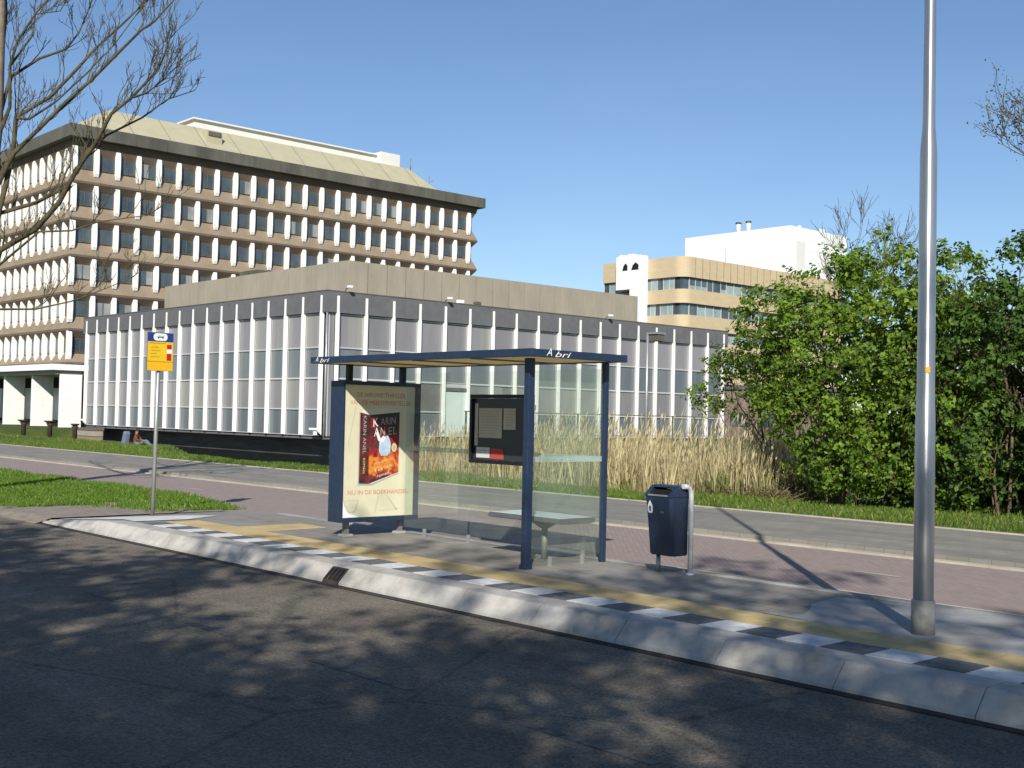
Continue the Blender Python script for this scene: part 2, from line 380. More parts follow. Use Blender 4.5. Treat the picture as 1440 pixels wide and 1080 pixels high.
# raised bus-stop kerb: profile ramps down at its left end
def kz(x):   # platform height along x
    if x > -16.6: return 0
    return -.15*min(1, (-16.6-x)/2.1)
mb = MB()
xe = [-18.65,-18.3,-17.9,-17.5] + [-3.5-1.0*i for i in range(13,-16,-1)]
xe = sorted(set(xe))
for x0, x1 in zip(xe[:-1], xe[1:]):
    if -10.75 < x0 < -10.2:  # the gully gap is set in one element
        pass
    g = .0035
    for a, b in ((x0+g, x1-g),):
        segs = [(a, b)]
        if a < -10.72 and b > -10.42: segs = [(a, -10.72), (-10.40, b)]
        for p, q in segs:
            zp, zq = kz(p), kz(q)
            sec = lambda z: [(7.06,-.22),(7.075,-.15),(7.195,min(z-.024, -.024) if z > -.05 else z-.015),(7.204,z-.012),(7.216,z-.004),(7.232,z),(7.50,z+.002),(7.50,-.22)]
            A, B = sec(zp), sec(zq); n = len(A)
            base = len(mb.v)
            mb.v += [(p,)+t for t in A] + [(q,)+t for t in B]
            for i in range(n-1):
                mb.f.append((base+i, base+n+i, base+n+i+1, base+i+1)); mb.m.append(0); mb.sm.append(False)
            mb.f.append(tuple(base+i for i in range(n))); mb.m.append(0); mb.sm.append(False)
            mb.f.append(tuple(base+n+i for i in reversed(range(n)))); mb.m.append(0); mb.sm.append(False)
mb.box(-10.716, -10.404, 7.252, 7.50, -.22, -.001, 0)
# dark bedding seen through the joints
mb.box(-18.5, 12, 7.27, 7.48, -.25, -.16, 1)
mb.box(-16.4, 12, 7.30, 7.48, -.16, -.02, 1)
tag(mb.build('kerb', [M['kerb'], M['gap']]), kind='structure')
# gutter line
sheet('gutter', [(-18.6,12,6.96,7.075,-.174)], mat('gutter_grime', (.045,.040,.036), .95, var=.3, scale=5))

# black and white edge tiles
mb = MB(); x = -16.0; i = 0
while x < 10:
    w = .37
    mb.box(x+.004, x+w-.004, 7.504, 7.86, -.08, .004+.0015*(i % 3), i % 2); x += w; i += 1
tag(mb.build('edge_tiles', [M['black_tile'], M['white_tile']]), kind='structure')
# ochre tactile strip and its branch
mb = MB()
mb.box(-16.0, 12, 7.864, 8.38, -.08, .006)
mb.box(-14.85, -14.2, 8.384, 9.4, -.08, .006)
tag(mb.build('tactile_strip', M['ochre_tile']), kind='structure')
# platform paving
mb = MB()
mb.face([(-16.6,8.38,0),(12,8.38,0),(12,10.13,0),(-16.6,10.13,0)])
mb.face([(-18.7,7.3,-.15),(-16.6,7.3,-.004),(-16.6,10.13,-.004),(-18.7,10.13,-.13)])
mb.face([(-18.7,10.13,-.13),(-16.6,10.13,-.004),(-16.6,10.13,-.25),(-18.7,10.13,-.25)])
mb.face([(-16.6,7.45,-.003),(-15.9,7.45,-.003),(-15.9,8.379,-.003),(-16.6,8.379,-.003)])
mb.face([(-16.6,10.13,-.001),(12,10.13,-.001),(12,10.13,-.25),(-16.6,10.13,-.25)])
tag(mb.build('pavement', M['paving']), kind='structure')
# paler concrete: apron at the left end, patch round the lamp post, edging along the back
mb = MB()
ap = [(-18.6,7.35),(-17.6,7.42),(-16.6,7.51),(-16.25,7.52),(-16.2,8.3),(-16.55,9.0),(-17.4,8.95),(-18.0,8.3)]
mb.face([(x, y, lerp(-.15, -.004, (x+18.7)/2.1)+.012) for x, y in ap], 1)
n = 24
r_ = random.Random(4)
pts = [(-3.6+3.0*math.cos(2*math.pi*k/n)*(.75+.45*r_.random()), max(8.384, min(10.015, 9.2+1.1*math.sin(2*math.pi*k/n))), .005) for k in range(n)]
mb.face(pts)
mb.box(-16.5, 12, 10.02, 10.13, -.2, .007)
tag(mb.build('concrete_patches', [M['pale_paving'], mat('apron_concrete', (.50,.485,.455), .9, col2=(.70,.69,.66), scale=3, detail=8)]), kind='structure')
# soil strip round the sign foot
sheet('bare_soil', [(-21.2,-18.65,7.26,10.3,-.119)], M['soil'])

sheet('cycle_path', [(-400,300,10.0,14.62,-.14)], M['pink_brick'])
mb = MB()
for k in range(-6, 3):
    x0 = -7.8+k*5.6
    if x0 > -40: mb.face([(x0,12.62,-.136),(x0+.62,12.62,-.136),(x0+.62,12.70,-.136),(x0,12.70,-.136)])
mb.face([(-9.6,11.05,-.136),(2,11.05,-.136),(2,11.13,-.136),(-9.6,11.12,-.136)])
tag(mb.build('cycle_path_marking', M['pale_strip']), kind='structure')
mb = MB(); x = -120
while x < 60:
    mb.box(x+.004, x+.996, 14.46, 14.62, -.3, -.115); x += 1.0
tag(mb.build('kerb_strip', M['pale_strip']), kind='structure')
mb = MB()
mb.box(-300, 200, 14.63, 18.35, -.32, -.055)
tag(mb.build('footpath', M['footpath']), kind='structure')
mb = MB(); x = -120
while x < 60:
    mb.box(x+.004, x+.996, 18.354, 18.44, -.32, -.035); x += 1.0
tag(mb.build('footpath_edging', M['pale_strip']), kind='structure')
sheet('water', [(-84.5,120,20.5,73,-.75)], M['water'])
mb = MB(); zv = -.122
vp = [(-400,7.30),(-21.0,7.30),(-20.6,8.9),(-20.4,10.2),(-20.6,11.0),(-23.2,11.5),(-400,11.5)]
mb.face([(x,y,zv) for x, y in vp])
mb.face([(-400,6.9,-.1765),(-20.7,6.9,-.1765),(-21.0,7.30,zv),(-400,7.30,zv)], 1)
for a, b in list(zip(vp, vp[1:]+vp[:1]))[1:]: mb.face([(a[0],a[1],-.2),(b[0],b[1],-.2),(b[0],b[1],zv),(a[0],a[1],zv)])
mb.face([(-21.2,6.9,-.1762),(-18.4,6.9,-.1762),(-18.65,7.26,-.119),(-21.2,7.26,-.119)], 1)
tag(mb.build('verge_soil', [mat('verge_soil', (.06,.085,.022), 1, col2=(.13,.12,.05), scale=1.5), M['soil']]), kind='structure')

# ------------------------------------------------------------------ grass and reeds
def blade_field(name, m, n, sampler, h0, h1, w, seed):
    m = [m, M['grass_straw']]
    r = random.Random(seed); mb = MB()
    for _ in range(n):
        x, y, z, k = sampler(r)
        h = r.uniform(h0, h1)*k; a = r.uniform(0, math.pi*2); ww = w*r.uniform(.6,1.3)
        dx, dy = math.cos(a)*ww, math.sin(a)*ww
        lx, ly = r.gauss(0, h*.35), r.gauss(0, h*.35)
        mb.face([(x-dx,y-dy,z-.03),(x+dx,y+dy,z-.03),(x+lx*.4+dx*.5,y+ly*.4+dy*.5,z+h*.6),(x+lx,y+ly,z+h)], 1 if r.random() < .07 else 0)
    return tag(mb.build(name, m), kind='stuff')
def verge_pt(r):
    while True:
        x = -18.9 - 26*r.random()**1.5; y = r.uniform(7.35, 11.7)
        lim = 11.5 if x < -23 else 11.5-(x+23)/4.4*.9
        if y > lim + r.gauss(0,.1): continue
        if x > -20.8 and y < 8.9+r.gauss(0,.25) + (x+20.8)*.3: continue
        if x > -19.3 and r.random() < .6: continue
        if math.sin(x*1.9+.5)*math.sin(y*3.1+x) < -.72 and r.random() < .8: continue
        return x, y, -.115, .7+.5*abs(math.sin(x*.9+y*1.3))
tag(blade_field('grass', M['grass'], 75000, verge_pt, .03, .085, .008, 1), 'bright green mown grass on the verge left of the bus stop', 'grass')
def bank_pt(r):
    x = -8 + 12*r.random() if r.random() < .18 else -60 + 52*r.random()
    if r.random() < .12: x = -110+50*r.random()
    bk = bank(x)
    y = 18.38 + (bk+.8-18.38)*r.random()
    k = 1.0
    if x < -30 and x > -60: k = .9
    return x, y, gz(x, y), k*(.6+.7*abs(math.sin(x*.7)*math.cos(y*.9+x*.21)))
tag(blade_field('grass', M['grass_dry'], 110000, bank_pt, .045, .135, .008, 2), 'strip of long green grass between the footpath and the reeds', 'grass')

def reeds():
    r = random.Random(5); mb = MB()
    for _ in range(12500):
        x = -29.5 + 13.7*r.random()
        y = r.uniform(21.9, 25.6)
        if math.sin(x*2.3+y*1.1)*math.sin(x*.9-y*2.0+2) < -.35 and r.random() < .75: continue
        h = (1.60 + .22*math.sin(x*1.7) + .16*math.sin(x*4.1+1)) * r.uniform(.66,1.08)
        if x < -27: h *= .8
        z = max(gz(x, y), -.75) - .05
        if z < -.55: h += .45
        a = r.uniform(0, math.pi*2); w = r.uniform(.004,.009); dx, dy = math.cos(a)*w, math.sin(a)*w
        lx, ly = r.gauss(.05,.13)*h, r.gauss(0,.10)*h
        mm = 1 if r.random() < .12 else 0
        p0 = (x,y,z); p1 = (x+lx*.35,y+ly*.35,z+h*.5); p2 = (x+lx,y+ly,z+h)
        if r.random() < .25:
            p2 = (x+lx*3, y+ly*2, z+h*.78)
        mb.face([(p0[0]-dx,p0[1]-dy,p0[2]),(p0[0]+dx,p0[1]+dy,p0[2]),(p1[0]+dx,p1[1]+dy,p1[2]),(p2[0],p2[1],p2[2]),(p1[0]-dx,p1[1]-dy,p1[2])], mm)
        if r.random() < .45:   # plume
            q = r.uniform(.14,.26); s_ = r.gauss(.05,.04)
            mb.face([(p2[0],p2[1],p2[2]-.02),(p2[0]+dx*2.2+s_*.4,p2[1]+dy*2.2,p2[2]+q*.4),(p2[0]+s_,p2[1],p2[2]+q),(p2[0]-dx*2.2+s_*.3,p2[1]-dy*2.2,p2[2]+q*.45)], 0)
    for _ in range(7500):   # fresh green growth low in the stand
        x = -29.5 + 13.8*r.random(); y = r.uniform(21.7, 25.0); z = max(gz(x, y), -.75) - .03
        if math.sin(x*1.3)*math.sin(x*.47+y) < -.3 and r.random() < .7: continue
        h = r.uniform(.35,.95); a = r.uniform(0, 6.28); dx, dy = math.cos(a)*.011, math.sin(a)*.011; lx, ly = r.gauss(0,.13)*h, r.gauss(0,.13)*h
        mb.face([(x-dx,y-dy,z),(x+dx,y+dy,z),(x+lx*.4+dx*.7,y+ly*.4+dy*.7,z+h*.6),(x+lx,y+ly,z+h)], 2)
    # broken, lying base litter
    for _ in range(3500):
        x = -29.5 + 14.5*r.random(); y = r.uniform(21.4, 23.2)
        z = max(gz(x, y), -.75); a = r.uniform(0, math.pi*2); l = r.uniform(.2,.7); w = .014
        ex, ey = math.cos(a)*l, math.sin(a)*l*.5; ez = r.uniform(.02,.35)
        mb.face([(x-w,y,z),(x+w,y,z),(x+ex+w,y+ey,z+ez),(x+ex-w,y+ey,z+ez)], 1)
    return tag(mb.build('reeds', [M['reed'], M['reed_base'], M['reed_green']]), 'dry straw-coloured reeds along the ditch behind the bus shelter', 'reeds', kind='stuff')
reeds()

# ------------------------------------------------------------------ bus shelter
S = tag(empty('bus_shelter', (-9.3, 8.69, 0)), 'navy-framed glass bus shelter with a flat roof and a book poster at its left end', 'bus shelter')
OFF = Vector((-9.3, 8.69, 0))
def loc_build(mb, name, mats, parent, bevel=0):
    """vertices given in world space, object parented to an Empty at OFF"""
    o = OFF
    mb.v = [(a-o.x, b-o.y, c-o.z) for a, b, c in mb.v]
    return mb.build(name, mats, parent, bevel)
ZR0, ZR1 = 2.255, 2.338
# posts
mb = MB(); mb.box(-9.335,-9.255,8.65,8.735,.0,ZR0-.003); mb.box(-9.345,-9.245,8.64,8.745,0.0,.05)
p_ = loc_build(mb, 'post', M['blue'], S, .006)
mb = MB(); mb.box(-9.325,-9.265,9.84,9.905,.0,ZR0-.003); loc_build(mb, 'post', M['blue'], S, .006)
# roof: navy rim of four rails, tan sheet inside
mb = MB()
X0, X1, Y0, Y1 = -13.215, -9.01, 8.45, 9.925
mb.box(X0,X1,Y0,Y0+.06,ZR0,ZR1); mb.box(X0,X1,Y1-.06,Y1,ZR0,ZR1)
mb.box(X0,X0+.06,Y0+.062,Y1-.062,ZR0,ZR1-.002); mb.box(X1-.06,X1,Y0+.062,Y1-.062,ZR0,ZR1-.002)
rf = loc_build(mb, 'roof', M['blue'], S, .005)
mb = MB(); mb.box(X0+.062,X1-.062,Y0+.062,Y1-.062,ZR0+.012,ZR1-.02); 
for k in range(1, 4):
    xx = lerp(X0, X1, k/4); mb.box(xx-.02,xx+.02,Y0+.064,Y1-.064,ZR0-.006,ZR0+.010,1)
loc_build(mb, 'roof_sheet', [M['roof_sheet'], M['galv_dark']], rf)
# white wordmarks on the rim
mb = MB()
mb.text('A', (X1+.003, 8.70, 2.305), (0,1,0), (0,0,1), .115, 0, .35)
mb.text('bri', (X1+.003, 8.885, 2.288), (0,1,0), (0,0,1), .085, 0, .35, fit=.24)
loc_build(mb, 'lettering', M['print_white'], rf); mb = MB()
mb.text('A', (-13.06, Y0-.003, 2.302), (1,0,0), (0,0,1), .10, 0, .35)
mb.text('bri', (-12.90, Y0-.003, 2.288), (1,0,0), (0,0,1), .08, 0, .35, fit=.22)
loc_build(mb, 'lettering', M['print_white'], rf)
# glass: three back panes, one end pane
for a, b in ((-12.93,-11.60),(-11.56,-10.46),(-10.42,-9.34)):
    mb = MB(); mb.box(a, b, 9.815, 9.827, .10, 2.18); g = loc_build(mb, 'glass_panel', M['glass'], S)
    mb = MB(); mb.box(a+.004, b-.004, 9.810, 9.8135, 1.135, 1.195); loc_build(mb, 'frosted_band', M['frost'], g)
mb = MB(); mb.box(-9.301,-9.289,8.75,9.83,.10,2.18); g = loc_build(mb, 'glass_panel', M['glass'], S)
mb = MB(); mb.box(-9.2875,-9.284,8.754,9.826,1.135,1.195); loc_build(mb, 'frosted_band', M['frost'], g)
for x in (-12.48,-11.58,-10.44,-9.55):
    mb = MB(); mb.box(x-.018,x+.018,9.80,9.84,0,.105); mb.box(x-.03,x+.03,9.79,9.85,0,.01); loc_build(mb, 'glass_clamp', M['galv'], S, .003)
for y in (9.05, 9.55):
    mb = MB(); mb.box(-9.313,-9.277,y-.018,y+.018,0,.105); mb.box(-9.32,-9.27,y-.03,y+.03,0,.01); loc_build(mb, 'glass_clamp', M['galv'], S, .003)
for z in (.62, 1.17, 1.72):
    mb = MB(); mb.box(-9.335,-9.27,8.737,8.775,z-.03,z+.03); loc_build(mb, 'glass_bracket', M['galv_dark'], S, .004)
# timetable case on the back pane
mb = MB()
mb.box(-11.51,-10.385,9.735,9.808,1.03,1.075); mb.box(-11.51,-10.385,9.735,9.808,1.845,1.89)
mb.box(-11.51,-11.465,9.735,9.808,1.077,1.843); mb.box(-10.43,-10.385,9.735,9.808,1.077,1.843)
case = loc_build(mb, 'timetable_case', M['blue_dark'], S, .004)
mb = MB(); mb.box(-11.463,-10.432,9.775,9.806,1.077,1.843); loc_build(mb, 'case_back', M['case_dark'], case)
for (a, b, c, d, m) in ((-11.36,-10.93,1.35,1.72,'paper'),(-10.90,-10.68,1.46,1.72,'paper'),(-11.40,-11.15,1.10,1.23,'paper_white'),(-11.13,-10.89,1.09,1.22,'paper_red'),(-11.44,-11.38,1.25,1.78,'paper')):
    mb = MB(); mb.box(a,b,9.768,9.7735,c,d)
    mm = [M[m], M['print_grey']]
    if m in ('paper','paper_white') and b-a > .15:
        for q in range(int((d-c)/.035)-1):
            zz = d-.04-q*.035; mb.face([(a+.03,9.7665,zz),(b-.03-.05*rnd.random(),9.7665,zz),(b-.03-.05*rnd.random(),9.7665,zz+.008),(a+.03,9.7665,zz+.008)], 1)
    loc_build(mb, 'notice', mm, case)
# poster light-box at the left end
BX0, BX1, BY0, BY1, BZ0, BZ1 = -13.25, -12.95, 8.80, 10.07, .19, 2.045
mb = MB(); mb.box(BX0,BX1-.02,BY0,BY1,BZ0,BZ1)
fr = .048
mb.box(BX1-.019,BX1,BY0,BY0+.03,BZ0,BZ1); mb.box(BX1-.019,BX1,BY1-.085,BY1,BZ0,BZ1)
mb.box(BX1-.019,BX1,BY0+.031,BY1-.086,BZ0,BZ0+.062); mb.box(BX1-.019,BX1,BY0+.031,BY1-.086,BZ1-.05,BZ1)
pc = loc_build(mb, 'poster_case', M['blue'], S, .004)
for y in (8.985, 9.865):
    mb = MB(); mb.box(-13.135,-13.065,y-.03,y+.03,0,BZ0-.002); mb.box(-13.17,-13.03,y-.07,y+.07,0,.03,1)
    loc_build(mb, 'leg', [M['galv_dark'], M['pale_paving']], pc)
    mb = MB(); mb.box(-13.135,-13.065,y-.035,y+.035,BZ1+.002,ZR0+.05); loc_build(mb, 'roof_strut', M['blue_dark'], pc)
# the poster sheet with its print (one mesh)
PX = BX1-.0175
ms = ['poster','poster_red','book_spine','cover','book_pages','print_white','print_blue','print_red','print_gold','poster_fold','poster_white','print_grey']
mi = {k: i for i, k in enumerate(ms)}
mb = MB()
def pq(pts, lay, m): mb.face([(PX+.0012*lay, y, z) for y, z in pts], mi[m])
pq([(8.83,.252),(9.985,.252),(9.985,1.995),(8.83,1.995)], 0, 'poster')
pq([(9.085,1.633),(9.235,1.60),(9.235,.688),(9.085,.697)], 2, 'book_spine')
pq([(9.235,1.60),(9.728,1.648),(9.728,.838),(9.235,.688)], 2, 'cover')
pq([(9.085,1.636),(9.235,1.603),(9.728,1.651),(9.58,1.70),(9.18,1.685)], 2, 'book_pages')
pq([(9.07,1.63),(9.085,1.63),(9.085,.70),(9.30,.69),(9.73,.83),(9.73,.815),(9.28,.665),(9.07,.672)], 1, 'print_grey')
# cover picture: a loose pale figure shape on red, sun disc, dark bands
pq([(9.26,1.58),(9.36,1.59),(9.33,1.40),(9.26,1.44)], 3, 'print_red')
pq([(9.44,1.44),(9.52,1.46),(9.50,1.33),(9.45,1.34)], 3, 'print_red')
pq([(9.56,1.30),(9.70,1.32),(9.70,1.18),(9.60,1.20)], 3, 'print_red')
pq([(9.40,1.27),(9.46,1.32),(9.54,1.33),(9.59,1.24),(9.585,1.10),(9.53,1.06),(9.43,1.06),(9.395,1.13)], 3, 'print_blue')
pq([(9.34,1.36),(9.37,1.40),(9.42,1.29),(9.46,1.33),(9.50,1.30),(9.47,1.24),(9.38,1.26)], 4, 'print_white')
pq([(9.30,1.16),(9.37,1.17),(9.38,1.05),(9.31,1.04)], 3, 'print_red')
pq([(9.645+.045*math.cos(a), 1.17+.06*math.sin(a)) for a in [2*math.pi*i/14 for i in range(14)]], 4, 'print_gold')
pq([(9.645+.018*math.cos(a), 1.17+.03*math.sin(a)) for a in [2*math.pi*i/8 for i in range(8)]], 5, 'print_grey')
T = lambda t, y, z, s, m, fit=None, lay=5, xd=(0,1,0): mb.text(t, (PX+.0012*lay, y, z), xd, (0,0,1), s, mi[m], 0, fit)
xs_ = Vector((0,1,.10)).normalized()
T('K', 9.33, 1.50, .17, 'print_white', .08, 5, xs_); T('ARIN', 9.54, 1.52, .14, 'print_grey', .25, 5, xs_)
T('A', 9.35, 1.37, .17, 'print_white', .08, 5, xs_); T('N', 9.45, 1.38, .16, 'print_grey', .07, 5, xs_); T('EL', 9.61, 1.39, .15, 'print_grey', .14, 5, xs_)
xs2 = Vector((0,1,.26)).normalized()
T('the hidden', 9.47, .99, .055, 'print_gold', .26, 5, xs2); T('fire', 9.47, .90, .08, 'print_gold', .30, 5, xs2); T('roman', 9.47, .81, .05, 'print_white', .20, 5, xs2)
mb.text('KARIN ANEL', (PX+.006, 9.155, 1.34), (0,0,-1), (0,1,0), .075, mi['print_grey'], 0, .5)
mb.text('ROMAN', (PX+.006, 9.155, .93), (0,0,-1), (0,1,0), .05, mi['print_gold'], 0, .2)
T('DE NIEUWE THRILLER', 9.42, 1.865, .085, 'poster_red', .80, 2); T('VAN DE MEESTERVERTELLER', 9.42, 1.762, .085, 'poster_red', 1.0, 2)
T('NU IN DE BOEKHANDEL', 9.40, .575, .082, 'poster_red', .98, 2)
# creases and the curled lower-left corner
pq([(9.40,.53),(9.415,.53),(9.36,.30),(9.345,.30)], 1, 'poster_fold')
pq([(9.53,.53),(9.55,.53),(9.73,.33),(9.70,.33)], 1, 'poster_fold')
pq([(8.90,1.2),(8.91,1.2),(9.02,1.72),(9.005,1.72)], 1, 'poster_fold')
pq([(9.45,.33),(9.80,.35),(9.80,.343),(9.45,.322)], 1, 'poster_fold')
pq([(8.832,.254),(9.11,.254),(8.93,.31),(8.86,.41),(8.832,.52)], 1, 'poster_white')
pq([(8.85,.475),(9.09,.485),(9.055,.36),(9.02,.31),(8.93,.315),(8.87,.40)], 2, 'poster_fold')
pq([(8.865,.465),(9.07,.470),(9.02,.335),(8.94,.33),(8.885,.40)], 3, 'poster')
loc_build(mb, 'poster', [M[k] for k in ms], pc)

# ------------------------------------------------------------------ bench inside the shelter
B = tag(empty('bench', (-9.85, 9.45, 0)), 'pale-topped bench on a single grey leg under the shelter roof', 'bench')
OFF = Vector((-9.85, 9.45, 0))
prof = [(9.20,.455),(9.205,.49),(9.225,.503),(9.76,.503),(9.78,.49),(9.785,.455),(9.72,.44),(9.28,.44)]
mb = MB(); mb.prism(prof, -10.50, -9.33, 'x', 0); mb.box(-10.48,-9.35,9.235,9.755,.504,.509,1)
loc_build(mb, 'seat', [M['bench_side'], M['bench_top']], B, .004)
mb = MB(); mb.tube([(-9.80,9.45,0),(-9.80,9.45,.40)], .036, 12); mb.box(-9.88,-9.72,9.37,9.53,0,.014)
mb.prism([(9.27,.439),(9.42,.36),(9.48,.36),(9.70,.439)], -9.84, -9.76, 'x')
loc_build(mb, 'leg', M['galv_dark'], B)

# ------------------------------------------------------------------ bus stop sign
G = tag(empty('bus_stop_sign', (-17.92, 8.62, -.09)), 'yellow and blue bus stop sign on a thin grey pole beside the grass', 'sign')
OFF = Vector((-17.92, 8.62, -.09))
mb = MB(); mb.tube([(-17.92,8.585,-.12),(-17.92,8.62,2.86)], .031, 12); loc_build(mb, 'pole', M['galv'], G)
ss = ['sign_yellow','sign_yellow2','sign_blue','print_white','sign_red','sign_mark','dark','galv_dark']; si = {k: i for i, k in enumerate(ss)}
mb = MB(); a, b = 8.392, 8.832
mb.box(-17.884,-17.868,a,b,2.228,2.845,7)
def sq(y0, y1, z0, z1, lay, m): mb.face([(-17.868+.002*lay,y0,z0),(-17.868+.002*lay,y1,z0),(-17.868+.002*lay,y1,z1),(-17.868+.002*lay,y0,z1)], si[m])
sq(a+.004,b-.004,2.70,2.84,1,'sign_blue'); sq(a+.004,b-.004,2.385,2.695,1,'sign_yellow'); sq(a+.004,b-.004,2.235,2.372,1,'sign_yellow2')
cx, cz, hw, hh, rr = 8.607, 2.772, .118, .058, .05
pts = []
for qx, qz, a0 in ((1,1,0),(-1,1,90),(-1,-1,180),(1,-1,270)):
    for k in range(5):
        t = math.radians(a0+k*22.5); pts.append((-17.864, cx+qx*(hw-rr)+rr*math.cos(t), cz+qz*(hh-rr)+rr*math.sin(t)))
mb.face(pts, si['print_white'])
# little bus pictogram
sq(8.555,8.665,2.762,2.792,3,'dark'); sq(8.56,8.58,2.748,2.762,3,'dark'); sq(8.635,8.655,2.748,2.762,3,'dark')
for k in range(4): sq(8.562+k*.026,8.580+k*.026,2.772,2.786,4,'print_white')
sq(8.72,8.80,2.585,2.655,2,'sign_red'); sq(8.72,8.81,2.515,2.58,2,'print_white'); sq(8.72,8.80,2.40,2.51,2,'sign_red'); 
sq(8.42,8.70,2.665,2.68,2,'sign_mark'); sq(a+.004,b-.004,2.374,2.386,2,'sign_mark')
for k, (w, z) in enumerate(((.13,2.60),(.16,2.55),(.10,2.50),(.15,2.45))): sq(8.45,8.45+w,z,z+.012,2,'sign_mark')
loc_build(mb, 'sign_panel', [M[k] for k in ss], G)
mb = MB(); mb.box(-17.955,-17.885,8.59,8.65,2.70,2.73); mb.box(-17.955,-17.885,8.59,8.65,2.32,2.35); loc_build(mb, 'clamp', M['galv_dark'], G)

# ------------------------------------------------------------------ litter bin
W = tag(empty('litter_bin', (-8.2, 9.75, 0)), 'navy litter bin with a white emblem hung in a grey steel hoop', 'litter bin')
OFF = Vector((-8.2, 9.75, 0))
def ring(z, x0, x1, y0, y1, c=.03):
    return [(x0+c,y0,z),(x1-c,y0,z),(x1,y0+c,z),(x1,y1-c,z),(x1-c,y1,z),(x0+c,y1,z),(x0,y1-c,z),(x0,y0+c,z)]
rings = [ring(.20,-8.345,-8.025,9.60,9.84), ring(.215,-8.355,-8.02,9.585,9.85), ring(.55,-8.37,-8.018,9.56,9.85), ring(.80,-8.385,-8.016,9.54,9.85), ring(.815,-8.39,-8.014,9.535,9.855)]
mb = MB(); bb = len(mb.v)
for r_ in rings: mb.v += r_
for i in range(len(rings)-1):
    for k in range(8):
        a = bb+i*8+k; c = bb+i*8+(k+1) % 8
        mb.f.append((a, c, c+8, a+8)); mb.m.append(0); mb.sm.append(False)
mb.f.append(tuple(bb+k for k in reversed(range(8)))); mb.m.append(0); mb.sm.append(False)
body = loc_build(mb, 'body', M['blue'], W, .006)
# sloped hood with the throw-in opening
mb = MB()
side = [(9.535,.817),(9.62,.90),(9.68,.93),(9.80,.935),(9.855,.90),(9.855,.817)]
for x0, x1 in ((-8.39,-8.34),(-8.065,-8.014)): mb.prism(side, x0, x1, 'x')
mb.prism([(9.63,.912),(9.68,.93),(9.80,.935),(9.855,.90),(9.855,.885),(9.68,.905)], -8.338, -8.067, 'x')
mb.prism([(9.535,.817),(9.55,.835),(9.56,.835),(9.56,.817)], -8.338, -8.067, 'x', 0)
loc_build(mb, 'hood', M['blue'], W, .004)
mb = MB(); mb.box(-8.336,-8.069,9.63,9.845,.80,.884); loc_build(mb, 'opening', M['dark'], W)
mb = MB(); mb.box(-8.335,-8.07,9.540,9.549,.822,.838); loc_build(mb, 'lip', M['galv'], W)
# hoop posts
pp = [(-7.986,9.83,0),(-7.986,9.83,.82),(-7.986,9.822,.865),(-7.986,9.80,.905),(-7.986,9.765,.925),(-7.988,9.70,.930)]
mb = MB(); mb.tube(pp, [.027]*6, 12); mb.tube([(-7.986,9.83,0),(-7.986,9.83,.02)], .045, 10); loc_build(mb, 'hoop_post', M['pale_steel'], W)
mb = MB(); mb.tube([(-8.40,9.80,0),(-8.40,9.80,.16)], .026, 10); mb.tube([(-8.40,9.80,.161),(-8.40,9.80,.26)], .021, 10, 1); loc_build(mb, 'post', [M['galv'], M['dark']], W)
# emblem: a white pointed shield with a dark key-like mark
mb = MB()
def front_y(z): return lerp(9.56, 9.54, (z-.55)/.25) - .004
dp = [(0,.075),(.02,.045),(.034,.015),(.036,-.03),(.026,-.06),(-.026,-.06),(-.036,-.03),(-.034,.015),(-.02,.045)]
mb.face([(-8.305+u, front_y(.70+v), .70+v) for u, v in dp], 0)
mb.face([(-8.305+u, front_y(.70+v)-.002, .70+v) for u, v in ((.006,.015),(.014,-.005),(.006,-.04),(-.006,-.04),(-.014,-.005),(-.006,.015))], 1)
for k in range(3): mb.face([(-8.16+.016*k, front_y(.66)-.001, .645+.008*(k%2)), (-8.154+.016*k, front_y(.66)-.001, .645), (-8.154+.016*k, front_y(.68)-.001, .665), (-8.16+.016*k, front_y(.68)-.001, .665)], 2)
loc_build(mb, 'emblem', [M['print_white'], M['blue'], M['print_grey']], W)

# ------------------------------------------------------------------ near lamp post
Lp = tag(empty('lamp_post', (-4.70, 8.63, 0)), 'tall shiny aluminium lamp post with an orange sticker, standing by the yellow strip', 'lamp post')
OFF = Vector((-4.70, 8.63, 0)); lx, ly = -4.70, 8.63
mb = MB(); hs = [(0,.082),(1.60,.080),(1.66,.079),(1.86,.073),(1.90,.072),(3.74,.068),(3.82,.064),(3.95,.052),(4.02,.050),(6.5,.042),(9.4,.034)]
mb.tube([(lx,ly,h) for h, _ in hs], [r_*.95 for _, r_ in hs], 28); loc_build(mb, 'pole', M['alu'], Lp)
mb = MB(); mb.tube([(lx,ly,0),(lx,ly,.26),(lx,ly,.272)], [.091,.089,.081], 28); loc_build(mb, 'base_sleeve', M['sleeve'], Lp)
mb = MB(); n = 6
dv = Vector((.62,-.78,0)); a0 = math.atan2(dv.y, dv.x)
q0 = [(lx+.0745*math.cos(a0+t), ly+.0745*math.sin(a0+t)) for t in [-.24+.48*i/n for i in range(n+1)]]
for i in range(n): mb.face([(*q0[i],2.03),(*q0[i+1],2.03),(*q0[i+1],2.075),(*q0[i],2.075)])
loc_build(mb, 'sticker', M['sticker'], Lp)
mb = MB(); mb.tube([(lx,ly,9.4),(lx,ly-.15,9.65),(lx,ly-.6,9.8),(lx,ly-1.2,9.85)], .03, 10); loc_build(mb, 'arm', M['alu'], Lp)
mb = MB(); mb.box(lx-.13,lx+.13,ly-1.85,ly-1.15,9.78,9.90); loc_build(mb, 'lamp_head', M['galv_dark'], Lp, .03)

